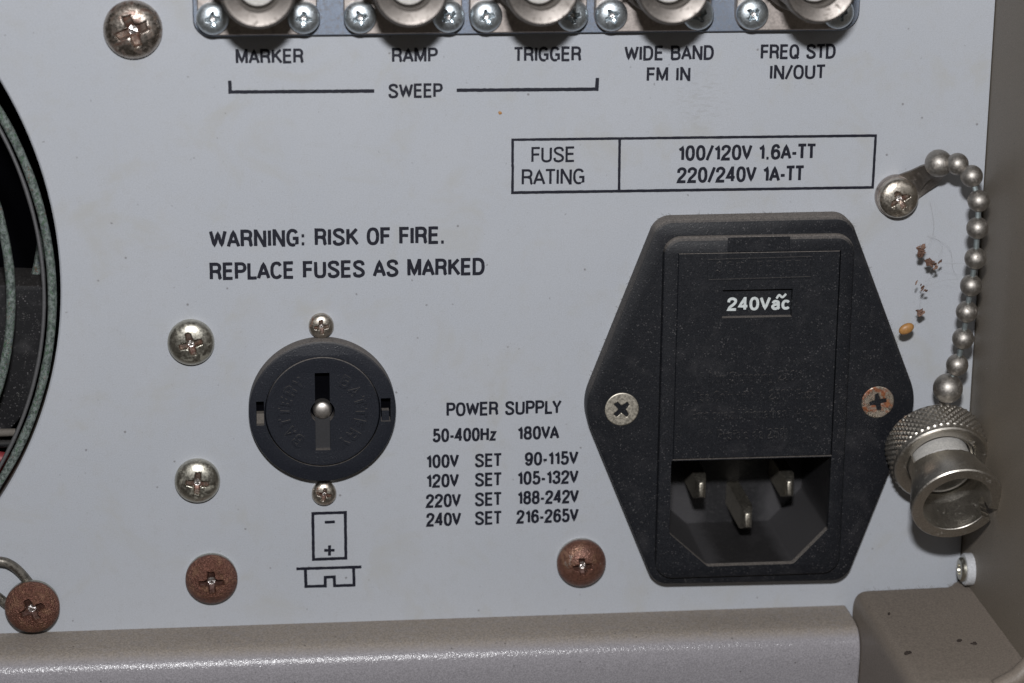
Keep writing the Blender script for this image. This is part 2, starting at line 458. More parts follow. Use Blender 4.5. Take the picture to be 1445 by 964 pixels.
G = {
 'A': (.50, [[(0, 0), (.25, 1), (.50, 0)], [(.08, .30), (.42, .30)]]),
 'B': (.44, [[(0, 0), (0, 1)] + [(.24, 1)] + se(.24, .77, .17, .23, 90, -90, 10) + [(0, .54)], [(.24, .54)] + se(.24, .27, .20, .27, 90, -90, 10) + [(0, 0)]]),
 'C': (.44, [se(.23, .5, .23, .5, 38, 322, 26)]),
 'D': (.45, [[(0, 0), (0, 1), (.18, 1)] + se(.18, .5, .27, .5, 90, -90, 16) + [(0, 0)]]),
 'E': (.38, [[(.38, 1), (0, 1), (0, 0), (.38, 0)], [(0, .53), (.35, .53)]]),
 'F': (.37, [[(.37, 1), (0, 1), (0, 0)], [(0, .52), (.34, .52)]]),
 'G': (.46, [se(.23, .5, .23, .5, 38, 300, 24) + [(.30, .01), (.45, .12), (.45, .46), (.26, .46)]]),
 'H': (.44, [[(0, 0), (0, 1)], [(.44, 0), (.44, 1)], [(0, .53), (.44, .53)]]),
 'I': (.0, [[(0, 0), (0, 1)]]),
 'K': (.44, [[(0, 0), (0, 1)], [(.42, 1), (.02, .42)], [(.15, .58), (.46, 0)]]),
 'L': (.36, [[(0, 1), (0, 0), (.36, 0)]]),
 'M': (.54, [[(0, 0), (0, 1), (.03, 1), (.27, .04), (.51, 1), (.54, 1), (.54, 0)]]),
 'N': (.45, [[(0, 0), (0, 1), (.03, 1), (.42, 0), (.45, 0), (.45, 1)]]),
 'O': (.46, [se(.23, .5, .23, .5, 0, 360, 36)]),
 'P': (.42, [[(0, 0), (0, 1), (.22, 1)] + se(.22, .74, .20, .26, 90, -90, 12) + [(0, .48)]]),
 'Q': (.46, [se(.23, .5, .23, .5, 0, 360, 36), [(.27, .22), (.48, -.03)]]),
 'R': (.44, [[(0, 0), (0, 1), (.22, 1)] + se(.22, .75, .20, .25, 90, -90, 12) + [(0, .50)], [(.24, .50), (.38, .42), (.41, .25), (.42, .06), (.46, 0)]]),
 'S': (.44, [Sg]),
 'T': (.44, [[(0, 1), (.44, 1)], [(.22, 1), (.22, 0)]]),
 'U': (.44, [[(0, 1), (0, .35)] + se(.22, .27, .22, .27, 180, 360, 14)[1:] + [(.44, .35), (.44, 1)]]),
 'V': (.48, [[(0, 1), (.24, 0), (.48, 1)]]),
 'W': (.70, [[(0, 1), (.175, 0), (.35, .96), (.525, 0), (.70, 1)]]),
 'Y': (.46, [[(0, 1), (.23, .44), (.46, 1)], [(.23, .44), (.23, 0)]]),
 'X': (.46, [[(0, 1), (.46, 0)], [(.46, 1), (0, 0)]]),
 '0': (.40, [se(.20, .5, .20, .5, 0, 360, 34)]),
 '1': (.20, [[(0, .76), (.10, .82), (.19, 1), (.19, 0)]]),
 '2': (.40, [cr([(0, .70), (.03, .90), (.20, 1), (.37, .90), (.39, .70), (.28, .47), (.08, .22), (0, .0)]) + [(.41, 0)]]),
 '3': (.40, [cr([(.01, .76), (.06, .93), (.20, 1), (.36, .90), (.37, .70), (.28, .56), (.15, .54)]), cr([(.15, .54), (.31, .51), (.40, .30), (.36, .09), (.19, 0), (.04, .07), (0, .26)])]),
 '4': (.42, [[(.31, 0), (.31, 1), (.29, 1), (0, .28), (.43, .28)]]),
 '5': (.40, [[(.37, 1), (.07, 1), (.03, .50)] + cr([(.03, .50), (.12, .60), (.25, .61), (.38, .50), (.40, .28), (.34, .08), (.18, 0), (.05, .06), (0, .22)])[1:]]),
 '6': (.40, [cr([(.38, .80), (.32, .96), (.20, 1), (.07, .90), (.01, .62), (.0, .36), (.05, .10), (.20, 0), (.36, .10), (.40, .31), (.35, .53), (.21, .61), (.06, .52), (.01, .38)])]),
 '8': (.40, [se(.20, .77, .175, .23, 0, 360, 24), se(.20, .27, .20, .27, 0, 360, 24)]),
 '9': (.40, [cr([(.02, .20), (.08, .04), (.20, 0), (.33, .10), (.39, .38), (.40, .64), (.35, .90), (.20, 1), (.04, .90), (0, .69), (.05, .47), (.19, .39), (.34, .48), (.39, .62)])]),
 '/': (.32, [[(0, -.05), (.32, 1.04)]]),
 '-': (.20, [[(0, .36), (.20, .36)]]),
 '.': (.09, [[(0, .01), (.09, .01)]]),
 ':': (.09, [[(0, .06), (.09, .06)], [(0, .62), (.09, .62)]]),
 'z': (.32, [[(0, .66), (.31, .66), (0, 0), (.33, 0)]]),
 'a': (.34, [cr([(.02, .52), (.07, .64), (.18, .68), (.31, .60), (.33, .44), (.33, .10), (.37, 0)]), cr([(.33, .40), (.12, .36), (.0, .20), (.06, .03), (.20, .0), (.33, .14)])]),
 'c': (.34, [se(.18, .34, .18, .34, 40, 320, 20)]),
 'e': (.34, [[(.01, .36), (.34, .36)] + se(.18, .34, .17, .34, 5, 318, 20)]),
 'h': (.32, [[(0, 0), (0, 1)], cr([(0, .48), (.10, .66), (.22, .66), (.31, .52), (.32, 0)])]),
 'i': (.0, [[(0, 0), (0, .66)], [(0, .92), (0, .96)]]),
 'l': (.0, [[(0, 0), (0, 1)]]),
 'b': (.34, [[(0, 0), (0, 1)], se(.17, .34, .17, .34, 180, -180, 22)]),
 'd': (.34, [[(.34, 0), (.34, 1)], se(.17, .34, .17, .34, 0, 360, 22)]),
 'g': (.34, [se(.17, .34, .17, .34, 0, 360, 22), cr([(.34, .66), (.34, -.1), (.18, -.28), (.02, -.18)])]),
 'n': (.32, [[(0, 0), (0, .66)], cr([(0, .48), (.10, .66), (.22, .66), (.31, .52), (.32, 0)])]),
 'm': (.52, [[(0, 0), (0, .66)], cr([(0, .48), (.10, .66), (.19, .66), (.26, .52), (.26, 0)]), cr([(.26, .48), (.36, .66), (.45, .66), (.52, .52), (.52, 0)])]),
 'o': (.34, [se(.17, .34, .17, .34, 0, 360, 24)]),
 'p': (.34, [[(0, -.28), (0, .66)], se(.17, .34, .17, .34, 180, -180, 22)]),
 'q': (.34, [[(.34, -.28), (.34, .66)], se(.17, .34, .17, .34, 0, 360, 22)]),
 'r': (.20, [[(0, 0), (0, .66)], cr([(0, .44), (.08, .62), (.21, .66)])]),
 's': (.30, [[(x * .68, y * .68) for x, y in Sg]]),
 't': (.20, [[(.08, .95), (.08, .1), (.2, 0)], [(0, .66), (.2, .66)]]),
 'u': (.32, [cr([(0, .66), (.01, .14), (.10, 0), (.22, 0), (.32, .18)]), [(.32, .66), (.32, 0)]]),
 'v': (.34, [[(0, .66), (.17, 0), (.34, .66)]]),
 'w': (.52, [[(0, .66), (.13, 0), (.26, .64), (.39, 0), (.52, .66)]]),
 'y': (.34, [[(0, .66), (.18, .02)], [(.34, .66), (.10, -.28)]]),
}
def ribbon(mb, pts, hw, h, thick, tf, rnd, jit=.0):
    """flat stroke; tf maps (x, z, h) to a local point"""
    q = [Vector(pts[0])]
    for p in pts[1:]:
        p = Vector(p)
        if (p - q[-1]).length > hw * .12: q.append(p)
    if len(q) < 2: q.append(q[0] + Vector((hw * .2, 0)))
    closed = (q[0] - q[-1]).length < hw * .3 and len(q) > 6
    if closed: q[-1] = q[0].copy()
    # resample long runs so that the printed edge can waver
    if jit:
        r = [q[0]]
        for p in q[1:]:
            n = max(1, int((p - r[-1]).length / .45)); a = r[-1]
            for k in range(1, n + 1): r.append(a.lerp(p, k / n))
        q = r
    L = []; R = []; n = len(q)
    for i in range(n):
        if closed and i in (0, n - 1): a, c = q[n - 2], q[1]
        else: a, c = q[max(i - 1, 0)], q[min(i + 1, n - 1)]
        b = q[i]; e1 = b - a; e2 = c - b
        if e1.length < 1e-9: e1 = e2
        if e2.length < 1e-9: e2 = e1
        e1.normalize(); e2.normalize()
        m = Vector((-e1.y, e1.x)) + Vector((-e2.y, e2.x))
        m = m / max(m.length_squared * .5, .62)
        j1 = 1 + rnd.uniform(-jit, jit); j2 = 1 + rnd.uniform(-jit, jit)
        L.append(b + m * hw * j1); R.append(b - m * hw * j2)
    if not closed:
        d0 = (q[0] - q[1]).normalized(); d1 = (q[-1] - q[-2]).normalized()
        n0 = (L[0] - R[0]) * .5; n1 = (L[-1] - R[-1]) * .5
        L = [q[0] + d0 * hw * .28 + n0 * .80] + L + [q[-1] + d1 * hw * .28 + n1 * .80]
        R = [q[0] + d0 * hw * .28 - n0 * .80] + R + [q[-1] + d1 * hw * .28 - n1 * .80]
    n = len(L)
    rise = .0012
    vs = [tf(p.x, p.y, h + rise * k) for k, p in enumerate(L)] + [tf(p.x, p.y, h + rise * k) for k, p in enumerate(R)]
    fs = [[i, i + 1, n + i + 1, n + i] for i in range(n - 1)]
    if thick:
        vs += [tf(p.x, p.y, h - thick) for p in L] + [tf(p.x, p.y, h - thick) for p in R]
        fs += [[i, i + 1, 2 * n + i + 1, 2 * n + i] for i in range(n - 1)] + [[n + i, n + i + 1, 3 * n + i + 1, 3 * n + i] for i in range(n - 1)]
        fs += [[0, n, 3 * n, 2 * n], [n - 1, 2 * n - 1, 4 * n - 1, 3 * n - 1]]
    mb.add(vs, fs)
BEAR = {'A': (-.05, -.05), 'V': (-.055, -.055), 'W': (-.03, -.03), 'T': (-.055, -.055), 'Y': (-.06, -.06), 'L': (0, -.07), 'P': (0, -.03), 'F': (0, -.045), 'K': (0, -.03),
        '-': (-.035, -.035), 'O': (-.015, -.015), 'C': (-.015, -.02), 'G': (-.015, 0), 'E': (0, -.02), 'R': (0, -.02), '/': (-.05, -.05), '4': (-.02, -.02), '.': (-.02, 0), 'Q': (-.015, -.015)}
def lay(text, sp=.20, space=.22):
    x = 0; items = []
    for n_, ch in enumerate(text):
        if ch == ' ': x += space; continue
        w_, st = G[ch]; l_, r_ = BEAR.get(ch, (0, 0))
        if n_: x += l_
        items.append((x, w_, st)); x += w_ + sp + (r_ if n_ < len(text) - 1 else 0)
    return items, x - sp
def text_mesh(text, width, cap, weight, h=.03, thick=0, tf=None, jit=.10, sp=None, space=.38, seed=0, xs=0, zs=0):
    """text with its lower left at (xs, zs); outer size = width x cap"""
    mb = MB(); rnd = random.Random(hash(text) % 1000 if False else sum(map(ord, text)) + seed)
    hw = cap * weight / 2
    items, tot = lay(text, (sp if sp is not None else weight + .05), space)
    k = (width - 2 * hw) / tot; kz = cap - 2 * hw; lvl = 0
    tf = tf or (lambda x, z, hh: (x, -hh, z))
    for x, w_, st in items:
        for i, s_ in enumerate(st):
            ribbon(mb, [(xs + hw + (x + a) * k, zs + hw + b * kz) for a, b in s_], hw, h + .007 * i, thick, tf, rnd, jit)
    return mb

# ================================================================== THE INSTRUMENT CASE
# --- rear panel with the round fan opening
def fitcircle(pts):
    A = [[p[0], p[1], 1] for p in pts]; B = [-(p[0] ** 2 + p[1] ** 2) for p in pts]
    M3 = [[sum(a[i] * a[j] for a in A) for j in range(3)] for i in range(3)]
    v3 = [sum(a[i] * b for a, b in zip(A, B)) for i in range(3)]
    s = Matrix(M3).inverted() @ Vector(v3)
    cx, cz = -s[0] / 2, -s[1] / 2
    return cx, cz, math.sqrt(cx * cx + cz * cz - s[2])
EDGE = [(0, 118), (40, 190), (63, 249), (78, 312), (84.7, 382), (84.6, 395), (83, 440), (76, 514), (62, 564), (48.5, 611), (31, 649), (0, 705)]
HC = fitcircle([xz(P(x, y, 0)) for x, y in EDGE])
WIRE1 = [(0, 158), (25, 210), (43, 249.5), (60, 312.6), (68, 346), (74, 399), (71, 455), (65, 522), (53.5, 564), (37, 609), (22, 642), (3, 673)]
WIRE2 = [(3, 299), (10, 349), (15, 399), (16, 430), (12.5, 480), (7.5, 519), (1, 559)]
0 and print('hole', HC, 'wire1', [tuple(round(c, 1) for c in fitcircle([xz(P(x, y, h)) for x, y in WIRE1])) for h in (-3, 0, 3)], 'wire2', fitcircle([xz(P(x, y, 0)) for x, y in WIRE2]))
hx, hz, hr = HC
XW = sum(PX0.x for PX0 in (P(1405, 0), P(1389.7, 240), P(1375, 500), P(1370, 580))) / 4     # inner face of the side wall
0 and print('wall x', [round(P(*q).x, 2) for q in ((1405, 0), (1389.7, 240), (1375, 500), (1370, 580))], 'dist', DIST, 'cam', CAMPOS)
ZT = P(700, 0).z + 40; ZB = P(700, 860).z - 12; XLft = hx - 75
N = 180; circ = []; rectp = []
corners = [(XW - .15, ZT), (XLft, ZT), (XLft, ZB), (XW - .15, ZB)]
angs = sorted(set([2 * PI * i / N for i in range(N)] + [math.atan2(z - hz, x - hx) % (2 * PI) for x, z in corners]))
for a in angs:
    c_, s_ = math.cos(a), math.sin(a)
    circ.append((hx + hr * c_, hz + hr * s_))
    t = min([v for v in ((XW - .15 - hx) / c_ if c_ > 1e-9 else 1e9, (XLft - hx) / c_ if c_ < -1e-9 else 1e9, (ZT - hz) / s_ if s_ > 1e-9 else 1e9, (ZB - hz) / s_ if s_ < -1e-9 else 1e9) if v > 0])
    rectp.append((hx + t * c_, hz + t * s_))
V3_ = lambda l, h: [Vector((x, -h, z)) for x, z in l]
inr = lambda d: [(hx + (hr - d) * (x - hx) / hr, hz + (hr - d) * (z - hz) / hr) for x, z in circ]
pm = MB()
q0, q1 = P(948, 670, 0), P(1171, 790, 0)
cut = [(q0.x - .6, q1.z - 1.2), (q1.x + .6, q1.z - 1.2), (q1.x + .6, q0.z + 4), (q0.x - .6, q0.z + 4)]
box4 = [(XLft, ZB), (XW - .15, ZB), (XW - .15, ZT), (XLft, ZT)]
pm.cap([box4, inr(-.25), cut], 0)
pm.loops([V3_(inr(-.25), 0), V3_(circ, -.2), V3_(circ, -1.6)])
pm.loops([V3_(box4, -1.6), V3_(box4, 0)], flat=True); pm.loops([V3_(cut, -1.6), V3_(cut, 0)], flat=True)
panel = thing('rear_panel', 'light grey painted metal rear panel printed with black lettering, around the inlet and connectors', 'panel')
obj('sheet', pm, 'panel', panel)

TEXTS = [  # text, x0, x1, baseline left y, baseline right y, cap height px
 ('MARKER', 332.7, 428.6, 90.8, 89.4, 21), ('RAMP', 553, 618, 88.7, 88, 20.8), ('TRIGGER', 724.4, 820.3, 87.4, 86.6, 21),
 ('WIDE BAND', 880.8, 1007, 86, 84.8, 21), ('FM IN', 912.3, 974, 115.4, 114.6, 20), ('FREQ STD', 1073, 1178.8, 84.2, 82.8, 21),
 ('IN/OUT', 1086, 1165, 112.7, 111.3, 20.5), ('SWEEP', 548, 624.8, 138.9, 138, 20.5),
 ('FUSE', 749.6, 811.2, 229.5, 229, 22), ('RATING', 736, 824.8, 261.3, 260.3, 22.3),
 ('100/120V 1.6A-TT', 956.6, 1151.6, 227.4, 224.6, 22), ('220/240V 1A-TT', 955, 1135, 258.4, 256, 22.3),
 ('WARNING: RISK OF FIRE.', 295.4, 628, 350, 344.4, 25), ('REPLACE FUSES AS MARKED', 296, 684, 395.3, 388.9, 24.8),
 ('POWER SUPPLY', 629.9, 792.5, 587.9, 584, 19.6), ('50-400Hz', 610.3, 700.6, 624, 622.4, 19.2), ('180VA', 730, 789.3, 621, 619.6, 19.2),
 ('100V', 601.3, 647.7, 661, 660, 19.2), ('SET', 670, 708.7, 659.7, 658.6, 19.2), ('90-115V', 740.3, 816, 657.6, 655.4, 19.2),
 ('120V', 601.3, 647.7, 688.5, 687.5, 19.2), ('SET', 670, 708.7, 686.8, 685.8, 19.2), ('105-132V', 729.8, 816.4, 684.6, 682.3, 19.2),
 ('220V', 601, 650.5, 716.6, 715.5, 19.2), ('SET', 670, 708.7, 714.6, 713.5, 19.2), ('188-242V', 729.8, 816.8, 712.3, 710, 19.2),
 ('240V', 601.5, 650.8, 743.2, 742, 19.2), ('SET', 670, 708.7, 741.2, 740, 19.2), ('216-265V', 728.7, 816.4, 738.9, 736.6, 19.2)]
for i, (t, x0, x1, y0, y1, ch) in enumerate(TEXTS):
    a = P(x0, y0); b = P(x1, y1); top = P(x0, y0 - ch)
    mb = text_mesh(t, b.x - a.x, top.z - a.z + .03, (.186 if ch > 23 else .150 if t in ('FUSE', 'RATING') else .188 if t[0].isdigit() or t[1:2].isdigit() else .178), .02, 0, jit=.07, seed=i)
    o = obj('printed_text', mb, 'ink', panel, (a.x, 0, (a.z + b.z) / 2), smooth=False)
def pline(name, lines, wpx, h=.02):
    mb = MB(); rnd = random.Random(len(lines))
    for i, l in enumerate(lines):
        pts = [xz(P(*p)) for p in l]
        ribbon(mb, pts, wpx * 1.17 * mmpp(*l[0]) / 2, h + .007 * i, 0, lambda x, z, hh: (x, -hh, z), rnd, .10)
    return obj(name, mb, 'ink', panel, smooth=False)
pline('printed_line', [[(324.2, 114.5), (324.8, 130), (527.5, 128.4)]], 4.3)
pline('printed_line', [[(645, 127.5), (842, 125.8), (843, 110.5)]], 4.3)
pline('printed_box', [[(723.3, 235), (723.4, 197.3), (980, 194), (1235.4, 191), (1231, 264), (980, 267.5), (722.7, 271), (723.2, 234)], [(874.4, 195.6), (873.5, 269)]], 3.2)
pline('printed_symbol', [[(441.8, 755), (441.4, 724.6), (487.2, 723.2), (488, 787.6), (442.3, 789.3), (441.9, 754)], [(458.8, 736.9), (472, 736.4)], [(458, 776.7), (471.5, 776.3)], [(465, 770), (465, 783.5)]], 3.7)
pline('printed_symbol', [[(418.8, 802.8), (509.5, 800)], [(431, 803.5), (431.8, 827.6), (459, 827), (459, 814.5), (471.5, 814), (472, 826.5), (499.5, 825.6), (499, 802)]], 3.7)

# --- the side wall, rail and corner bracket of the case
xL = 54.05
prof = [PX(x, y, xL) for x, y in ((1195.7, 854.4), (1205, 866.3), (1211.8, 880), (1215.6, 891.8), (1217.3, 908.8), (1217, 927.5), (1214.9, 948), (1213.5, 964))]

zr = -45.05
pr = [(0, zr - .1), (3.5, zr), (6.2, zr - .05)] + cr([(6.8, zr - .1), (8.4, -45.4), (9.6, -46.15), (10.35, -47.2), (10.7, -48.6), (10.75, -50), (10.6, -52), (10.3, -54.5), (9.7, -60), (9.3, -72)], 5)
mb = MB()
mb.loops([[Vector((x, -h, z)) for h, z in pr + [(0, -72)]] for x in (XLft, xL - .35)], True, True)
mb.loops([[Vector((xL - .35, -h, z)) for h, z in pr + [(0, -72)]], [Vector((xL - .12, -h, z)) for h, z in inset(pr + [(0, -72)], .12)]], False, True)
tag(obj('bottom_rail', mb, 'rail', smooth=50), 'long painted rail with rounded front edge running below the rear panel', 'rail')

zb = -40.68
sh = cr([(54.05, -44.2), (54.1, -42.8), (54.35, -41.9), (54.85, -41.25), (55.6, -40.9), (56.8, -40.8)], 5)
tp = [(54.05, -72)] + sh + [(58 + i * .8, -40.8 + .2 * (i / 17)) for i in range(18)] + [(XW - .02, -40.55), (XW - .02, -72)]
def hback(x):
    q = max(0, min(1, (x - 69.2) / 2.2)); return 4.4 - 2.2 * q * q * (3 - 2 * q)
rows = []
for h, dz, f in ((0, .45, 1), (.15, .2, 1), (.45, .03, 1), (.9, 0, 1), (12, 0, 0), (30, 0, 0), (39.5, 0, 0), (40.6, .15, 0), (41.4, .6, 0), (41.8, 1.4, 0), (41.9, 5, 0)):
    rows.append([Vector((x, -(h + (hback(x) if f else 0)), z - (dz if z > -60 else 0))) for x, z in tp])
mb = MB(); mb.loops(rows, True, True)
tag(obj('corner_bracket', mb, 'bracket', smooth=60), 'dusty taupe bracket in the bottom right corner between the rail end and side wall', 'bracket')
mb = MB()
mb.tube([(XW - 6.2, -41.0, zb - 1.2), (XW - 3.0, -40.6, zb + .2), (XW - .6, -40.2, zb + 2.4)], [1.4, 1.5, 1.5], 12)
tag(obj('cast_lip', mb, 'bracket'), 'tan rounded lip in the bottom right corner where bracket meets side wall', 'case lip')

mb = MB()
wl = [(XW, -2), (XW, 46), (XW + .3, 46.8), (XW + 1, 47), (XW + 3, 47), (XW + 3, -2)]
mb.loops([[Vector((x, -h, z)) for x, h in wl] for z in (zb - 30, ZT)], True, True)
tag(obj('side_wall', mb, 'wall'), 'taupe painted side wall of the case standing out at the right of the panel', 'side wall')

# --- darkness inside the case
mb = MB(); mb.box((XLft, 2.2, ZB), (XW - .5, 60, ZT)); mb2 = MB()
ls = [[Vector((x, y, z)) for x, z in ((XLft, ZB), (XW, ZB), (XW, ZT), (XLft, ZT))] for y in (1.7, 70)]
mb2.loops(ls, False, True)
tag(obj('case_interior', mb2, 'dark', smooth=False), 'black interior of the case seen through the round fan opening', 'interior', kind='structure')

# ================================================================== FAN AND ITS GUARD
t = thing('cooling_fan', 'dusty black cooling fan seen through the round opening at the left edge', 'fan', (hx, 12, hz))
def rel(mb, o):
    o = Vector(o)
    for v in mb.v: v -= o
    return mb
fo = Vector((hx, 12, hz))
mb = MB()
mb.lathe([(hr + 6, -2.3), (hr + .4, -2.3), (hr + .1, -2.8), (hr - .2, -12), (hr - .2, -24), (hr + 6, -24)], 180, (hx, 0, hz), close1=False)
obj('fan_frame', rel(mb, fo), 'fan', t)
bl = [xz(P(x, y, -7)) for x, y in ((60, 403), (64, 410), (62, 440), (58, 480), (53, 520), (45, 560), (30, 590), (10, 613), (-40, 660), (-150, 640), (-180, 402), (-60, 401), (0, 401))]
ang0 = [math.atan2(z - hz, x - hx) for x, z in bl]
for k in range(5):
    mb = MB(); ca, sa = math.cos(k * 2 * PI / 5), math.sin(k * 2 * PI / 5)
    b2 = [(hx + (x - hx) * ca - (z - hz) * sa, hz + (x - hx) * sa + (z - hz) * ca) for x, z in bl]
    l2 = mb.wall2(b2, (-17, -7.6, -7.1, -7), (0, 0, .2, .6)); mb.cap([l2], -7)
    obj('fan_blade', rel(mb, fo), 'blackfan', t)
mb = MB(); mb.lathe([(19, -17), (19, -6), (18, -5), (0.5, -5)], 48, (hx, 0, hz)); obj('hub', rel(mb, fo), 'blackfan', t)
for k in range(2):
    mb = MB(); y0 = 609 + k * 16
    a = P(-60, y0 + 3, -5.2); b = P(22, y0 + 1, -5.2)
    mb.tube([a, b], [.75, .6], 10); obj('strut', rel(mb, fo), 'blackfan' if k else 'fan', t)
mb = MB(); mb.tube([P(-60, 644, -6), P(-20, 643, -6), P(10, 647, -6.2), P(6, 664, -7)], 1.05, 10)
tag(obj('red_wire', mb, 'red'), 'short stretch of red wire behind the fan guard at the left edge', 'wire')
mb = MB(); mb.tube([P(60, 325, -14), P(59, 345, -14), P(55, 370, -14), P(46, 410, -14), P(42, 440, -14)], .75, 8)
tag(obj('inner_wire', mb, 'guard'), 'dim grey-green wire deep inside the fan opening behind the guard rings', 'wire')

g = thing('fan_guard', 'round wire fan guard coated in greenish dust, its rings filling the opening at the left', 'fan guard', (hx, -.6, hz))
go = Vector((hx, -.6, hz))
w1 = fitcircle([xz(P(x, y, .6)) for x, y in WIRE1])
def ring(cx, cz, r, h, tr, name, m='guard'):
    mb = MB(); n = 220; ls = []
    rr = random.Random(int(r))
    for i in range(n):
        a = 2 * PI * i / n; rad = Vector((math.cos(a), 0, math.sin(a))); c = Vector((cx, -h, cz)) + rad * r
        q = tr * (1 + .05 * math.sin(i * .9) + rr.uniform(-.05, .05))
        ls.append([c + (rad * math.cos(b) + Vector((0, -1, 0)) * math.sin(b)) * q for b in [2 * PI * k / 10 for k in range(10)]])
    ls.append(ls[0]); mb.loops(ls); return obj(name, rel(mb, go), m, g)
ring(w1[0], w1[1], w1[2], .6, .64, 'guard_ring')
p2 = P(15.5, 425, .6)
r2 = math.hypot(p2.x - w1[0], p2.z - w1[1])
ring(w1[0], w1[1], r2, .6, .70, 'guard_ring')
for k in range(1, 6): ring(w1[0], w1[1], r2 - 6.4 * k, .6, .78, 'guard_ring')
ring(w1[0] - .3, w1[1] - .3, w1[2] - 1.0, -.6, .30, 'guard_ring', 'thinwire')
mb = MB()
pts = [P(-90, 800, 2.0), P(-40, 789, 1.9), P(0, 792, 1.6), P(14, 796, 1.3), P(27, 806, 1.0), P(40, 821, .8), P(56, 842, .8), P(60, 860, .8), P(48, 873, .8), P(28, 868, .8), P(10, 853, .9), P(-10, 838, 1.3), P(-50, 822, 1.8), P(-90, 815, 2.0)]
mb.tube(cr([tuple(p) for p in pts], 8), .72, 12)
obj('mounting_loop', rel(mb, go), 'legwire', g)

# ================================================================== SCREWS
def head(R, e, H, L=.55, wd=.30, dep=.5, pozi=0, rot=0, flat=False, seed=0, wear=.05, ball=0):
    """screw head as a turned heightfield with a pressed cross recess, R in mm"""
    rnd = random.Random(seed); mb = MB(); nA = 112
    rs = [i / 26 * .66 for i in range(1, 27)] + [.70, .75, .80, .85, .89, .925, .955, .98, .995, 1.0]
    def dome(q):
        if flat: return H - .02 * q - (.06 * max(0, (q - .95) / .05) ** 2)
        if ball: return e + (H - e) * max(0, 1 - q ** 2) ** .62
        return e + (H - e) * max(0, 1 - q ** 2.5) ** .52
    ph = [rnd.uniform(0, 6) for _ in range(6)]
    D_ = [0]
    def z(q, a):
        x = q * math.cos(a - rot); y = q * math.sin(a - rot)
        j = wear * (math.sin(5 * a + ph[0]) + .6 * math.sin(11 * a + ph[1])) * .5
        best = 0
        for u, v in ((x, y), (y, x)):
            half = wd / 2 * (1 - .30 * min(1, abs(v) / L)) + j * .3
            d1 = half - abs(u); d2 = L * (1 + j) - abs(v)
            s_ = max(0, min(1, .5 + min(d1, d2) / .055)); s_ = s_ * s_ * (3 - 2 * s_)
            dd = dep * (1 - .45 * min(1, abs(v) / L)); best = max(best, s_ * dd)
        if pozi:
            for u, v in (((x + y) * .7071, (x - y) * .7071), ((x - y) * .7071, (x + y) * .7071)):
                s_ = max(0, min(1, .5 + min(.045 - abs(u), L * .62 - abs(v)) / .05)); best = max(best, s_ * .16 * R)
        c = max(0, 1 - q / (wd * .95)); best = max(best, 0) + c * .25 * dep
        cone = max(0, 1 - q / .16) * .22 * dep
        D_[0] = best - cone
        return dome(q) - best * 1.0 + cone
    ls = []; dm = []
    for q in rs:
        row = []; dr = []
        for i in range(nA):
            a = 2 * PI * i / nA; row.append(Vector((R * q * math.cos(a), -z(q, a), R * q * math.sin(a)))); dr.append(D_[0])
        ls.append(row); dm.append(dr)
    for k, (rr, hh) in enumerate(((1.0, e * .55), (.985, 0.02))): ls.append([Vector((R * rr * math.cos(2 * PI * i / nA), -hh, R * rr * math.sin(2 * PI * i / nA))) for i in range(nA)])
    mb.loops(ls)
    c = Vector((0, -z(0, 0), 0)); o = mb.add([c], [])
    mb.f += [[o, i, (i + 1) % nA] for i in range(nA)]
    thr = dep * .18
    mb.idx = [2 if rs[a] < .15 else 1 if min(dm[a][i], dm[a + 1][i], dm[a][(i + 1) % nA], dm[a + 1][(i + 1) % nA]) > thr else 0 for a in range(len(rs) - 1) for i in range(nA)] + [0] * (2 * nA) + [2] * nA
    return mb
def screw(px, py, R, label, mat, group=None, h0=0, hmid=1.0, e=.7, H=2.0, washer=None, **kw):
    p = P(px, py, h0 + hmid); b = Vector((p.x, -h0, p.z))
    t = thing('screw', label, 'screw', b, group)
    hb = 0
    if washer:
        mw = MB(); mw.lathe([(washer, .02), (washer, .42), (washer - .12, .55), (R * .6, .55)], 48, close1=False)
        obj('washer', mw, washer_mat, t); hb = .5
    mb = head(R, e, H, seed=int(px + py), **kw)
    for v in mb.v: v.y -= hb
    me = mesh('head', mb, [mat, 'recess_rust' if mat.startswith('rust') else 'recess_metal', 'glint'], True, mb.idx)
    for p_ in me.polygons: p_.use_smooth = True
    me.set_sharp_from_angle(angle=math.radians(50))
    obj('head', me, mat, t)
    return t
washer_mat = 'nickel'
GP = 'pan head screws in the rear panel'
screw(187.5, 42, 4.25, 'large bronze-tinged domed screw alone at the top left of the panel', 'tarnish', GP, H=2.6, e=.9, L=.54, wd=.36, dep=1.5, rot=.35, wear=.12)
screw(269.5, 484, 3.5, 'shiny silver domed screw at the upper left of the battery holder, above another silver one', 'nickel', GP, H=2.2, e=.8, L=.50, wd=.30, dep=1.0, rot=.25)
screw(278.5, 679.5, 3.45, 'silver screw with brown recess, between the shiny silver and the rusty screw at left', 'nickel', GP, H=2.2, e=.8, L=.50, wd=.30, dep=1.0, rot=-.1)
screw(298.5, 819, 4.0, 'rust brown screw with upright cross recess, left of the battery symbol', 'rust', GP, ball=1, H=3.1, e=1.1, L=.46, wd=.30, dep=1.5, hmid=1.5, wear=.09, rot=.04)
screw(821, 796, 3.85, 'rusty copper-coloured screw with a bright glint, left below the power inlet', 'rust_dark', GP, ball=1, H=3.3, e=1.2, L=.36, wd=.28, dep=1.5, hmid=1.5, rot=.1, wear=.15)
screw(45.5, 857, 4.15, 'rust brown screw clamping the wire loop of the fan guard at the bottom left', 'rust', GP, h0=1.3, ball=1, H=2.9, e=1.1, L=.45, wd=.32, dep=1.5, rot=.45, hmid=1.1, wear=.1)
GB = 'small screws holding the battery holder'
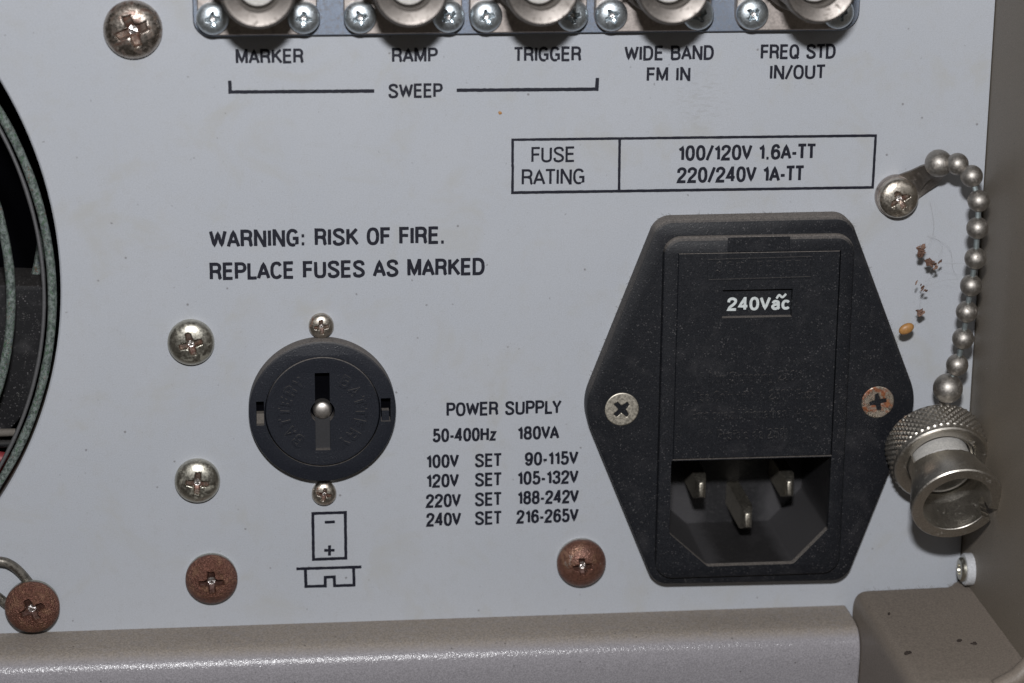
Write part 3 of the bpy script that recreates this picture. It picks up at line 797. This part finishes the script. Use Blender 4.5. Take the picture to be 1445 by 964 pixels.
screw(453.5, 461, 1.9, 'small silver screw touching the top of the round battery holder', 'nickel_dirty', GB, H=1.5, e=.7, L=.56, wd=.34, dep=.75, rot=.1)
screw(457.5, 697.5, 1.9, 'small silver screw below the round battery holder, above the battery symbol', 'nickel_dirty', GB, H=1.5, e=.7, L=.56, wd=.34, dep=.75, rot=-.2)

# ================================================================== COAXIAL CONNECTORS
SP = []
pl = rloop([(P(272, 20, 1).x, 47.46), (51.4, 47.46), (51.4, 70), (P(272, 20, 1).x, 70)], [2.6, 3.0, .5, .5], 10)
mb = MB(); l2 = mb.wall2(pl, (0, 1.05, 1.2), (0, 0, .15)); mb.cap([l2], 1.2)
tag(obj('backing_plate', mb, 'plate', smooth=40), 'blue-grey zinc plate carrying the row of coaxial connectors', 'plate')
NAMES = [('MARKER', -37.7), ('RAMP', -16.65), ('TRIGGER', 1.65), ('WIDE BAND FM IN', 20.1), ('FREQ STD IN/OUT', 41.05)]
ZS = 50.5; ZC = 56.85
def connector(i, name, x):
    t = thing('coaxial_connector', 'round metal coaxial socket above the print %s' % name, 'connector', (x, -1.2, ZC), 'coaxial sockets along the top edge')
    mb = MB(); fl_ = rloop([(-8.6, -8.95), (8.6, -8.95), (8.6, 8.6), (-8.6, 8.6)], 2.3, 6)
    l2 = mb.wall2(fl_, (0, 1.6, 1.75), (0, 0, .15)); mb.cap([l2], 1.75)
    obj('flange', mb, 'flange', t, smooth=30)
    mb = MB()
    mb.lathe([(5.7, 1.7), (5.7, 5.2), (5.35, 5.6), (4.9, 5.8), (4.9, 15.6), (5.0, 16), (5.25, 16.3), (5.25, 18.1), (5.12, 18.5), (4.8, 18.75), (4.45, 18.65), (3.15, 18.0), (3.0, 17.6), (3.0, 9)], 72, close1=True)
    obj('barrel', mb, 'barrel', t)
    mb = MB(); mb.lathe([(2.75, 9), (2.75, 14.6), (2.55, 14.9), (1.0, 14.9), (1.0, 10)], 40); obj('insulator', mb, 'teflon', t)
    mb = MB(); mb.lathe([(.9, 9), (.9, 14.2), (.5, 14.4), (.5, 11)], 24); obj('centre_contact', mb, 'brass', t)
    for s_ in (-1, 1):
        mb = MB(); mb.tube([(s_ * 4.7, -12.4, 0), (s_ * 6.4, -12.4, 0)], .95, 14); obj('bayonet_lug', mb, 'barrel', t)
for i, (n_, x_) in enumerate(NAMES): connector(i, n_, x_)
GZ = 'zinc screws fixing the coaxial sockets'
sx = [-44.21, -31.16, -23.02, -10.22, -4.69, 7.91, 13.72, 26.52, 34.67, 47.48]
for i, x_ in enumerate(sx):
    n_ = NAMES[i // 2][0]; b = Vector((x_ + .1, -2.9, ZS))
    t = thing('screw', 'zinc screw at the %s of the socket above the print %s' % ('left' if i % 2 == 0 else 'right', n_), 'screw', b, GZ)
    hd = head(2.38, .6, 1.75, L=.44, wd=.27, dep=.8, pozi=1, rot=[.1, -.05, .35, .6, .3, .2, .5, .4, .8, .3][i], seed=i * 7 + 3, wear=.16)
    me = mesh('head', hd, ['zinc', 'recess_zinc', 'glint'], True, hd.idx)
    me.set_sharp_from_angle(angle=math.radians(45)); obj('head', me, 'zinc', t)

# ================================================================== BATTERY HOLDER
bc = P(455.3, 581.5, 2.6); bo = Vector((bc.x, 0, bc.z))
t = thing('battery_holder', 'round black battery holder with a coin slot cap', 'battery holder', bo)
circ2 = lambda r, n=96, cx=0, cz=0: [(cx + r * math.cos(2 * PI * i / n), cz + r * math.sin(2 * PI * i / n)) for i in range(n)]
mb = MB(); l2 = mb.wall2(circ2(11.15), (0, 2.3, 2.52, 2.6), (0, 0, .08, .32))
notch = [[(-10.0, -1.9), (-8.82, -1.9), (-8.82, 1.9), (-10.0, 1.9)], [(8.82, -1.75), (10.3, -1.75), (10.3, 1.95), (8.82, 1.95)]]
mb.cap([l2, circ2(8.75)] + notch, 2.6); mb.wall2(circ2(8.75), (2.6, 2.2)); 
for nn in notch: mb.wall2(nn, (2.6, .15), flat=True)
obj('bezel', mb, 'black2', t, smooth=30)
mb = MB(); mb.lathe([(10.6, .1), (.1, .1)], 48); obj('slot_shade_disc', mb, 'dark', t)  # black disc added in place of deep shade in the slot and notches
for i, s_ in enumerate((-9.4, 9.55)):
    mb = MB(); mb.box((s_ - .55, -2.15 + .0, -1.75), (s_ + .55, -.9, -.15)); obj('notch_block', mb, 'fan' if i == 0 else 'black2', t)  # paler left block paints the lit lower half of its notch
hw, hl, hr_ = 1.12, 6.15, 1.85
a0 = math.asin(hw / hr_)
slot = [(hw, -hl)] + [(hr_ * math.cos(a), hr_ * math.sin(a)) for a in [(-PI / 2 + a0) + (PI - 2 * a0) * k / 12 for k in range(13)]] + [(hw, hl), (-hw, hl)] + [(hr_ * math.cos(a), hr_ * math.sin(a)) for a in [(PI / 2 + a0) + (PI - 2 * a0) * k / 12 for k in range(13)]] + [(-hw, -hl)]
mb = MB(); l2 = mb.wall2(circ2(8.62), (1.8, 2.35, 2.48), (0, 0, .12))
ic = circ2(7.4)
mb.loops([[Vector((x, -2.48, z)) for x, z in circ2(8.5)], [Vector((x, -2.48, z)) for x, z in circ2(7.6)], [Vector((x, -2.46, z)) for x, z in ic]])
mb.cap([ic, slot], 2.46); mb.wall2(slot, (2.46, .15)); low = [p for p in slot if p[1] < .001] ; 

mf = MB(); mf.box((-hw + .01, -1.35, -hl + .01), (hw - .01, -.12, -.9)); obj('slot_floor', mf, 'slotfloor', t)
obj('slotted_cap', mb, 'black2', t, smooth=20)
mb = MB(); mb.lathe([(1.42, .15), (1.42, 1.6), (1.28, 1.85), (.9, 2.04), (.05, 2.1)], 32); obj('contact_stud', mb, 'silver', t)
def arc_tf(rb, a_start):
    return lambda x, z, h: ((rb + z) * math.cos(a_start - x / (rb + .8)), -h, (rb + z) * math.sin(a_start - x / (rb + .8)))
for deg, end in ((236, 120), (60, -66)):
    L_ = math.radians(deg - end) * 5.6
    mb = text_mesh('BATTERY', L_, 1.95, .20, 2.72, .30, arc_tf(4.85, math.radians(deg)), jit=0, sp=.42)
    obj('embossed_text', mb, 'black2', t, smooth=False)

# ================================================================== MAINS INLET
io = Vector((P(1057.5, 572, 3.2).x, 0, P(1057.5, 572, 3.2).z))
T = thing('mains_inlet', 'black hexagonal mains inlet with fuse drawer above a three pin socket', 'power inlet', io)
L2 = lambda pts, h: [(P(x, y, h).x - io.x, P(x, y, h).z - io.z) for x, y in pts]
def RP(x0, y0, x1, y1, h):
    a, b, c, d = rect_px(x0, y0, x1, y1, h); return (a - io.x, b - io.z, c - io.x, d - io.z)
hexa = rloop(L2([(923, 825.5), (1194, 820), (1296, 566), (1200, 305), (930, 311), (822, 578)], 3.2), [3.2, 3.2, 9, 3.2, 3.2, 9], 10)
F1 = RP(934.5, 333, 1201, 812, 4.0)
# photograph: body sides keep parallel to the panel's verticals
fx0, fz0, fx1, fz1 = F1
frame = rl((-14.15, fz0, 15.15, fz1), 2.8, 8)
mb = MB(); l2 = mb.wall2(hexa, (0, 2.75, 3.05, 3.2), (0, 0, .12, .45)); mb.cap([l2, frame], 3.2)
obj('flange', mb, 'black', T, smooth=40)
lidx0 = L2([(953, 500)], 4.2)[0][0]; lidx1 = L2([(1180, 500)], 4.2)[0][0]
lidz1 = L2([(1070, 355)], 4.2)[0][1]; lidz0 = L2([(1062, 646)], 4.2)[0][1]
lid = [(lidx0, lidz0), (lidx1, lidz0), (lidx1, lidz1), (lidx0, lidz1)]
cavp = L2([(947, 650), (947.5, 752.6), (998, 796), (1119, 795), (1170, 749), (1172.5, 648)], 4.2)
cx0 = cavp[0][0]; cx1 = cavp[5][0]
cav = rloop([(cx0, lidz0 - .12), (cx0, cavp[1][1]), (cavp[2][0], cavp[3][1]), (cavp[3][0], cavp[3][1]), (cx1, cavp[1][1]), (cx1, lidz0 - .12)], [.1, .8, .8, .8, .8, .1], 4)
mb = MB(); l2 = mb.wall2(frame, (3.15, 3.95, 4.25, 4.4), (0, 0, .15, .5)); mb.cap([l2, lid, cav], 4.4)
mb.wall2(lid, (4.4, 3.2), flat=True); mb.wall2(cav, (4.4, 3.2))
obj('frame', mb, 'black', T, smooth=40)
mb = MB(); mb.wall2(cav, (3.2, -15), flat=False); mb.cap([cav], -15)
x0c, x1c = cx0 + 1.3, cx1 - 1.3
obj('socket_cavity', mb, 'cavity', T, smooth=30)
W1 = RP(1019.5, 408.5, 1118, 448, 4.2)
win = [(W1[0], W1[1]), (W1[2], W1[1]), (W1[2], W1[3]), (W1[0], W1[3])]
lidi = inset(lid, .09)
mb = MB(); l2 = mb.wall2(lidi, (3.2, 4.1, 4.2), (0, 0, .1)); mb.cap([l2, win], 4.2); mb.wall2(win, (4.2, 3.1), flat=True); mb.cap([win], 3.1)
mb.wall2(lidi, (3.2, -6), flat=True)
LID = obj('fuse_drawer', mb, 'black', T, smooth=30)
mb = MB(); tb = RP(1027, 333.5, 1115, 355, 4.5); l2 = mb.wall2(rl(tb, .25, 3), (4.0, 4.46, 4.54), (0, 0, .08)); mb.cap([l2], 4.54)
obj('latch_tab', mb, 'black', LID, smooth=30)
def emb(text, x0, x1, yb, yt, weight=.16, h=4.28, th=.12, m='black', sp=None, jit=0):
    a = L2([(x0, yb)], h)[0]; b = L2([(x1, yb)], h)[0]; c = L2([(x0, yt)], h)[0]
    return text_mesh(text, b[0] - a[0], c[1] - a[1], weight, h, th, lambda x, z, hh: (a[0] + x, -hh, a[1] + z), jit=jit, sp=sp)
for (tx, x0, x1, yb, yt) in (('Nur Sicherung 250V', 1001, 1131, 541, 526), ('Use Only with A 250V Fuse', 978, 1152, 568, 553), ('Employez Uniquement Avec', 975, 1154, 594, 579), ('Fusible de 250V', 1012, 1117, 622, 607)):
    obj('embossed_text', emb(tx, x0, x1, yb, yt, .17, 4.33, .16), 'black', LID, smooth=False)
obj('embossed_text', emb('SCHAFFNER', 1010, 1132, 388, 370, .24, 4.36, .18, sp=.55), 'black', LID, smooth=False)
mb = MB(); q = L2([(999.5, 367), (1145.5, 362.5), (1144.5, 391), (999, 395.5), (999.5, 366.5)], 4.27)
ribbon(mb, q, .10, 4.36, .18, lambda x, z, hh: (x, -hh, z), random.Random(1)); obj('embossed_box', mb, 'black', LID, smooth=False)
mb = emb('240Vac', 1026, 1114.5, 438.8, 419.8, .20, 3.16, 0, jit=.04)
obj('voltage_print', mb, 'white_ink', LID, smooth=False)
mb = MB(); ribbon(mb, cr(L2([(1096, 421), (1099.5, 416.5), (1104, 419.5), (1109, 415)], 3.17), 5), .17, 3.17, 0, lambda x, z, hh: (x, -hh, z), random.Random(2))
obj('voltage_print', mb, 'white_ink', LID, smooth=False)
def pin(px, py, hz_, tipx=.30, tipz=1.15):
    p = P(px, py, hz_); x, z = p.x - io.x, p.z - io.z; mb = MB()
    r = lambda a, b, h: [Vector((x - a, -h, z - b)), Vector((x + a, -h, z - b)), Vector((x + a, -h, z + b)), Vector((x - a, -h, z + b))]
    mb.loops([r(.98, 1.95, -15), r(.98, 1.95, hz_ - 2.0), r(.80, 1.6, hz_ - .9), r(tipx * 1.5, tipz * 1.1, hz_ - .3), r(tipx * 1.05, tipz, hz_ - .06), r(tipx * .6, tipz * .85, hz_)], False, True, flatcap=False)
    obj('contact_pin', mb, 'pin', T, smooth=50)
pin(990, 692, -3.4); pin(1114.5, 690, -3.4); pin(1055.5, 735, -1.6, .34, 1.1)
def fuzz(paths, n, h, hair=(.25, .7), rad=.016, seed=1, lift=.0):
    rnd = random.Random(seed); mb = MB()
    seg = [(Vector(a), Vector(b)) for p in paths for a, b in zip(p[:-1], p[1:])]
    tot = sum((b - a).length for a, b in seg)
    for _ in range(n):
        d = rnd.uniform(0, tot)
        for a, b in seg:
            if d <= (b - a).length: break
            d -= (b - a).length
        p = a.lerp(b, min(1, d / max((b - a).length, 1e-6))) + Vector((rnd.uniform(-.05, .05), rnd.uniform(-h, 0), rnd.uniform(-.05, .05)))
        dr = Vector((rnd.uniform(-1, 1), rnd.uniform(-1, .6), rnd.uniform(-.2, 1))).normalized(); L_ = rnd.uniform(*hair)
        k = Vector((rnd.uniform(-1, 1), rnd.uniform(-1, 1), rnd.uniform(-1, 1))) * L_ * .5
        mb.tube([p, p + dr * L_ * .5 + k * .4, p + dr * L_ + k], rad, 3, False)
    return mb
hx3 = [Vector((x, 0, z)) for x, z in hexa]
upper = [p for p in hx3]
k0 = max(range(len(hx3)), key=lambda i: -hx3[i].x)
ring_ = hx3[-(len(hx3) - k0):] if False else hx3
top = [p for p in ring_ if p.z > 3]
top.sort(key=lambda p: math.atan2(p.z, p.x))
fz = fuzz([top], 420, 3.0, (.2, .6), .014, 3)
o = obj('dust_fuzz', fz, 'lint', T, smooth=False); o['kind'] = 'stuff'
GI = 'countersunk screws of the mains inlet'
def csk(px, py, R, label, mat, rot):
    p = P(px, py, 3.25); b = Vector((p.x, -3.2, p.z)); t = thing('screw', label, 'screw', b, GI)
    hd = head(R, .05, .16, L=.52, wd=.30, dep=.85, rot=rot, flat=True, seed=int(px), wear=.08); me = mesh('head', hd, [mat, 'recess_metal', 'glint'], True, hd.idx); me.set_sharp_from_angle(angle=math.radians(45)); obj('head', me, mat, t)
csk(877.5, 577.5, 2.62, 'flat silver countersunk screw at the left corner of the mains inlet', 'csk', .75)
csk(1238.5, 567.5, 2.55, 'scratched rusty countersunk screw at the right corner of the mains inlet', 'csk_rust', .2)

# ================================================================== CHAIN, TAG AND CAP
sp0 = P(1268, 281, 1.5)
screw(1268.5, 280, 3.05, 'brass-tinged screw clamping the lug of the bead chain, right of the fuse rating box', 'nickel_dirty', GP, h0=1.3, H=2.0, e=1.0, L=.46, wd=.30, dep=1.0, rot=.5, wear=.2, hmid=1.1)
t = thing('chain_lug', 'bent metal lug under the screw, holding the first ball of the chain', 'lug', (sp0.x, 0, sp0.z)); lo = Vector((sp0.x, 0, sp0.z))
mb = MB(); mb.lathe([(3.3, .1), (3.3, .9), (3.15, 1.2), (1, 1.2)], 48, (sp0.x - .1, 0, sp0.z + .25), close1=False); obj('ring', rel(mb, lo), 'flange', t)
def strap(pts, ws, th=.35):
    mb = MB(); ls = []
    for (p, w_, nrm) in zip(pts, ws, [None] * len(pts)):
        i = pts.index(p); d = (pts[min(i + 1, len(pts) - 1)] - pts[max(i - 1, 0)]).normalized()
        s_ = d.cross(Vector((0, -1, 0))).normalized(); n_ = s_.cross(d).normalized()
        ls.append([p + s_ * w_ / 2 + n_ * th / 2, p + s_ * w_ / 2 - n_ * th / 2, p - s_ * w_ / 2 - n_ * th / 2, p - s_ * w_ / 2 + n_ * th / 2])
    mb.loops(ls, True, True); return mb
obj('strap', rel(strap([P(1270, 272, .7), P(1284, 258, .9), P(1296, 249, 2.2), P(1308, 241, 4.2), P(1322, 234, 6.2)], [5.0, 4.2, 3.2, 2.6, 1.8]), lo), 'barrel', t)
obj('strap', rel(strap([P(1272, 282, .5), P(1288, 267, .5), P(1302, 259, .8), P(1318, 250, 2.5), P(1330, 240, 5)], [4.2, 3.4, 3.0, 2.4, 1.6]), lo), 'barrel', t)
BE = [(1324.5, 230.5, 6.5, 1.95), (1351, 231.5, 8.6, 1.56), (1371.2, 248.7, 10.6, 1.56), (1381, 283.6, 11.5, 1.56), (1379.3, 322, 11.6, 1.56), (1376.6, 364.6, 11.3, 1.56), (1370.3, 403, 10.6, 1.56), (1364.3, 440, 9.9, 1.56), (1359, 477.8, 9.0, 1.56), (1350.7, 515, 8.2, 1.6), (1337.5, 548, 7.5, 2.15)]
bp = [P(x, y, h) for x, y, h, r in BE]
t = thing('bead_chain', 'ball chain hanging from the lug down to the knurled cap', 'chain', bp[0])
for i, (x, y, h, r) in enumerate(BE):
    r *= 1.07
    if i + 1 < len(BE):
        mb = MB(); mb.tube([bp[i] - bp[0], bp[i + 1] - bp[0]], .42, 8); obj('link', mb, 'wirelink', t)
    mb = MB(); mb.sphere((0, 0, 0), r, 28, 16); ob = obj('bead' if 0 < i < len(BE) - 1 else 'end_ball', mb, 'bead', t, bp[i] - bp[0], smooth=True)
    d = (bp[min(i + 1, len(BE) - 1)] - bp[max(i - 1, 0)])
    ob.rotation_mode = 'QUATERNION'; ob.rotation_quaternion = d.to_track_quat('Z', 'Y')

F_ = P(1329, 655, 9.6); O_ = P(1351, 712, 18.0); ax = (O_ - F_).normalized(); LN = (O_ - F_).length
t = thing('connector_cap', 'knurled nickel cap hanging open end out from the ball chain', 'cap', F_ - ax * 6.2)
u = Vector((0, 0, 1)); u = (u - ax * u.dot(ax)).normalized(); v_ = ax.cross(u)        # u up, v_ sideways
def cyl(th, r, tt): return (u * math.cos(th) + v_ * math.sin(th)) * r + ax * tt
# knurl: diamond grid raised on a cylinder
nA, nT = 264, 36; ls = []
for j in range(nT + 1):
    tt = .75 + 4.9 * j / nT; row = []
    for i in range(nA):
        th = 2 * PI * i / nA; s_ = th * 7.5
        a = abs(((s_ + tt * .62) / .78) % 1 - .5) * 2; b = abs(((s_ - tt * .62) / .78) % 1 - .5) * 2
        a = abs(((s_ + tt) / 1.071) % 1 - .5) * 2; b = abs(((s_ - tt) / 1.071) % 1 - .5) * 2
        edge = min(1, j / 2, (nT - j) / 2)
        row.append(cyl(th, 7.42 + .30 * min(a, b) ** .8 * edge + .05, tt))
    ls.append(row)
mb = MB(); cl = lambda r, tt: [cyl(2 * PI * i / nA, r, tt) for i in range(nA)]
mb.loops([cl(1, -.2), cl(5.8, -.2), cl(6.8, .1)] + [cl(7.3, .6)] + ls + [cl(7.42, 5.75), cl(7.38, 6.05), cl(7.15, 6.25), cl(6.95, 6.28), cl(5.5, 5.9), cl(5.32, 5.7), cl(5.25, 3.0), cl(1, 3.0)], True, True)
o = obj('knurled_body', mb, 'cap', t, smooth=True)
for p_ in o.data.polygons: p_.use_smooth = True
o.data.set_sharp_from_angle(angle=math.radians(28))
mb = MB(); mb.loops([cl(4.55, 3), cl(4.55, 7.6), cl(4.3, 7.8), cl(4.05, 7.7), cl(3.95, 7.4), cl(3.95, 3.3), cl(.5, 3.3)], False, True); obj('white_liner', mb, 'teflon', t)
t0, t1 = 3.2, 6.2 + LN
st = [3.2, 5.2] + [5.35 + .15 * i for i in range(28)] + [9.8 + (t1 - 1.6 - 9.8) * i / 22 for i in range(23)] + [t1 - 1.3, t1 - 1.1, t1 - .9, t1 - .7, t1 - .5, t1 - .3, t1 - .2, t1 - .1, t1]
def ro_(tt):
    q = max(0, min(1, (tt - 7.0) / (t1 - 8.2))); q = q * q * (3 - 2 * q); r = 5.15 + 1.55 * q
    if tt > t1 - 1.2: r = 7.0
    if tt > t1 - .2: r = 7.0 - (tt - t1 + .2) * .9
    return r
def ri_(tt): return min(5.2, ro_(tt) - .35) if tt < t1 - .1 else 5.3
NA = 300
def masked(i, j):
    th = (2 * PI * (i + .5) / NA + PI) % (2 * PI) - PI; tt = (st[j] + st[j + 1]) / 2
    # long curved window on the upper side
    if abs(th + .05) < 1.35 and 5.2 < tt < 8.9 - .95 * (th + .05) ** 2: return True
    # bayonet notch that cuts the front lip on the lower right
    if abs(th - NOTCH) < .11 + .07 * (tt - t1 + 3.2) / 3.2 and tt > t1 - 3.2: return True
    return False
right_ = v_.dot(Vector((1, 0, 0)))
NOTCH = (1.95 if right_ > 0 else -1.95)
mb = MB()
for j in range(len(st) - 1):
    for i in range(NA):
        if masked(i, j): continue
        A, B = 2 * PI * i / NA, 2 * PI * (i + 1) / NA; a, b = st[j], st[j + 1]
        o4 = [cyl(A, ro_(a), a), cyl(B, ro_(a), a), cyl(B, ro_(b), b), cyl(A, ro_(b), b)]
        i4 = [cyl(A, ri_(a), a), cyl(B, ri_(a), a), cyl(B, ri_(b), b), cyl(A, ri_(b), b)]
        fs = [[0, 1, 2, 3], [4, 7, 6, 5]]
        if j == len(st) - 2: fs.append([3, 2, 6, 7])
        elif masked(i, j + 1): fs.append([3, 2, 6, 7])
        if j > 0 and masked(i, j - 1): fs.append([0, 4, 5, 1])
        if masked((i + 1) % NA, j): fs.append([1, 5, 6, 2])
        if masked((i - 1) % NA, j): fs.append([0, 3, 7, 4])
        mb.add(o4 + i4, fs)
o = obj('bayonet_sleeve', mb, 'cap', t, smooth=True); o.data.set_sharp_from_angle(angle=math.radians(32))
mb = MB(); e0 = bp[-1] - (F_ - ax * 6.2); mb.tube([e0, e0 * .5 + Vector((0, -.5, 1.5)), Vector((0, 0, 0)) - ax * .1], .55, 10); obj('chain_stem', mb, 'bead', t)
mb = MB(); mb.lathe([(2.2, -1.0), (2.2, -.1), (1.0, -.05)], 24, axis=ax, close0=True); obj('rivet', mb, 'bead', t)

# nylon ringed screw end on the side wall
p = PX(1371, 803, XW)
t = thing('wall_fastener', 'small round metal fastener with a white collar on the side wall below the cap', 'fastener', (XW, p.y, p.z))
mb = MB(); mb.lathe([(2.55, 0), (2.55, 1.15), (2.4, 1.3), (1.7, 1.3)], 40, axis=(-1, 0, 0), close1=False); obj('white_collar', mb, 'white', t)
mb = MB(); mb.lathe([(1.9, .5), (1.9, 1.7), (1.6, 2.0), (.9, 2.0), (.8, 1.6), (.1, 1.6)], 36, axis=(-1, 0, 0)); obj('metal_end', mb, 'nickel', t)

# ================================================================== DEBRIS
def blob(seed, sx_, sy_, sz_, n=9, m=6, rough=.45):
    rnd = random.Random(seed); mb = MB(); ls = []
    for j in range(m + 1):
        a = PI * max(.05, min(.95, j / m)); ls.append([Vector((math.sin(a) * math.cos(2 * PI * i / n) * sx_, math.sin(a) * math.sin(2 * PI * i / n) * sy_, math.cos(a) * sz_)) * (1 + rnd.uniform(-rough, rough)) for i in range(n)])
    mb.loops(ls, True, True); return mb
FL = [(1301, 350.5, 6, .62, .42, 'upper rust crumb caught in web threads left of the chain', 11, 1), (1299, 358, 6.4, .35, .5, 'pale brown crumb just under the uppermost crumb beside the chain', 12, 0),
      (1318.5, 371.5, 6, .80, .45, 'elongated brown flake, the one nearest to the chain', 13, 1), (1302, 406, 6, .42, .85, 'upright flaky brown crumb in the middle of the debris beside the chain', 14, 0),
      (1299, 441, 5, .5, .25, 'thin curled brown shred just above the orange husk', 15, 1)]
for x, y, h, a, b, lab, sd, k in FL:
    a *= 1.45; b *= 1.4
    mb = MB(); rk = random.Random(sd); ids = []
    for _ in range(9 if k else 6):
        c = Vector((rk.gauss(0, a * .45), rk.gauss(0, .2), rk.gauss(0, b * .5))); r_ = rk.uniform(.24, .58)
        b_ = blob(rk.randint(0, 999), r_ * rk.uniform(.5, 1.3), r_ * .35, r_ * rk.uniform(.5, 1.2), 7, 4, .55)
        rt = Matrix.Rotation(rk.uniform(0, 3), 3, Vector((rk.random(), rk.random(), rk.random())).normalized())
        n0 = len(mb.f); mb.add([rt @ v + c for v in b_.v], b_.f); ids += [rk.random() < .45] * (len(mb.f) - n0)
    o = obj('rust_crumb', mb, ['flake', 'chip'], None, P(x, y, h), smooth=False, idx=[int(v) for v in ids]); tag(o, lab, 'debris', 'crumbs caught in web threads beside the chain')
    o.rotation_euler = (0, random.uniform(-.6, .6), 0)
mb = MB(); mb.sphere((0, 0, 0), 1.0, 20, 12, (1.25, .55, .82)); mb.add([Vector(p) for p in ((-.9, 0, .3), (-1.7, -.1, .9), (-1.5, .1, .7))], [[0, 1, 2]])
o = obj('orange_husk', mb, 'husk', None, P(1279, 464, 5.5)); o.rotation_euler = (0, -.45, 0); tag(o, 'orange oval insect husk beside the right slanting edge of the mains inlet', 'husk')
web = MB(); rw = random.Random(5)
WP = [[(1312, 283, 0), (1318, 320, 3), (1308, 350, 6), (1300, 356, 6)], [(1308, 333, 0), (1330, 345, 3), (1319, 372, 6)], [(1300, 356, 6), (1310, 365, 6), (1318, 372, 6)],
      [(1318, 372, 6), (1308, 392, 6), (1302, 406, 6)], [(1302, 406, 6), (1298, 425, 5.5), (1299, 441, 5)], [(1299, 441, 5), (1290, 452, 5), (1279, 464, 5.5)],
      [(1279, 464, 5.5), (1268, 470, 3), (1262, 476, 2)], [(1302, 406, 6), (1330, 396, 4), (1352, 394, 8)], [(1318, 372, 6), (1345, 372, 8), (1370, 372, 10)], [(1316, 335, 0), (1340, 350, 2), (1345, 380, 1), (1352, 390, 3)]]
for w_ in WP: web.tube(cr([tuple(P(*p)) for p in w_], 6), .010, 4)
o = obj('cobweb', web, 'web', smooth=False); tag(o, 'fine cobweb threads strung between the chain and the panel', 'cobweb', kind='stuff')
for x, y, a, b, lab, sd in ((1281, 921, .62, .28, 'dark crumb lying alone near the middle of the bracket', 3), (1353.5, 904, .42, .3, 'left one of the two dark crumbs lying close together on the bracket', 4), (1374.5, 908, .5, .3, 'right one of the two dark crumbs lying close together on the bracket', 5), (1254.5, 866, .25, .2, 'tiny dark speck near the back left of the bracket', 6)):
    o = obj('dirt_crumb', blob(sd, a, b, .18, 8, 5, .5), 'dirt', None, PZ(x, y, zb + .12), smooth=False); tag(o, lab, 'dirt', 'dirt crumbs on the bracket'); o.rotation_euler = (0, 0, .5)
o = obj('rust_spot', blob(9, .28, .05, .24, 9, 5, .3), 'husk', None, P(705.5, 159.5, .03), smooth=False); tag(o, 'tiny orange spot on the bare panel between SWEEP line and fuse rating box', 'spot')
mb = fuzz([[Vector((x, -h, -40.8)) for x, h in [(x, hback(x)) for x in (55.5, 60, 65, 69, 71)]]], 90, .3, (.2, .5), .016, 8)
o = obj('bracket_lint', mb, 'lint', smooth=False); tag(o, 'sparse grey lint along the rear edge of the bracket', 'lint', kind='stuff')
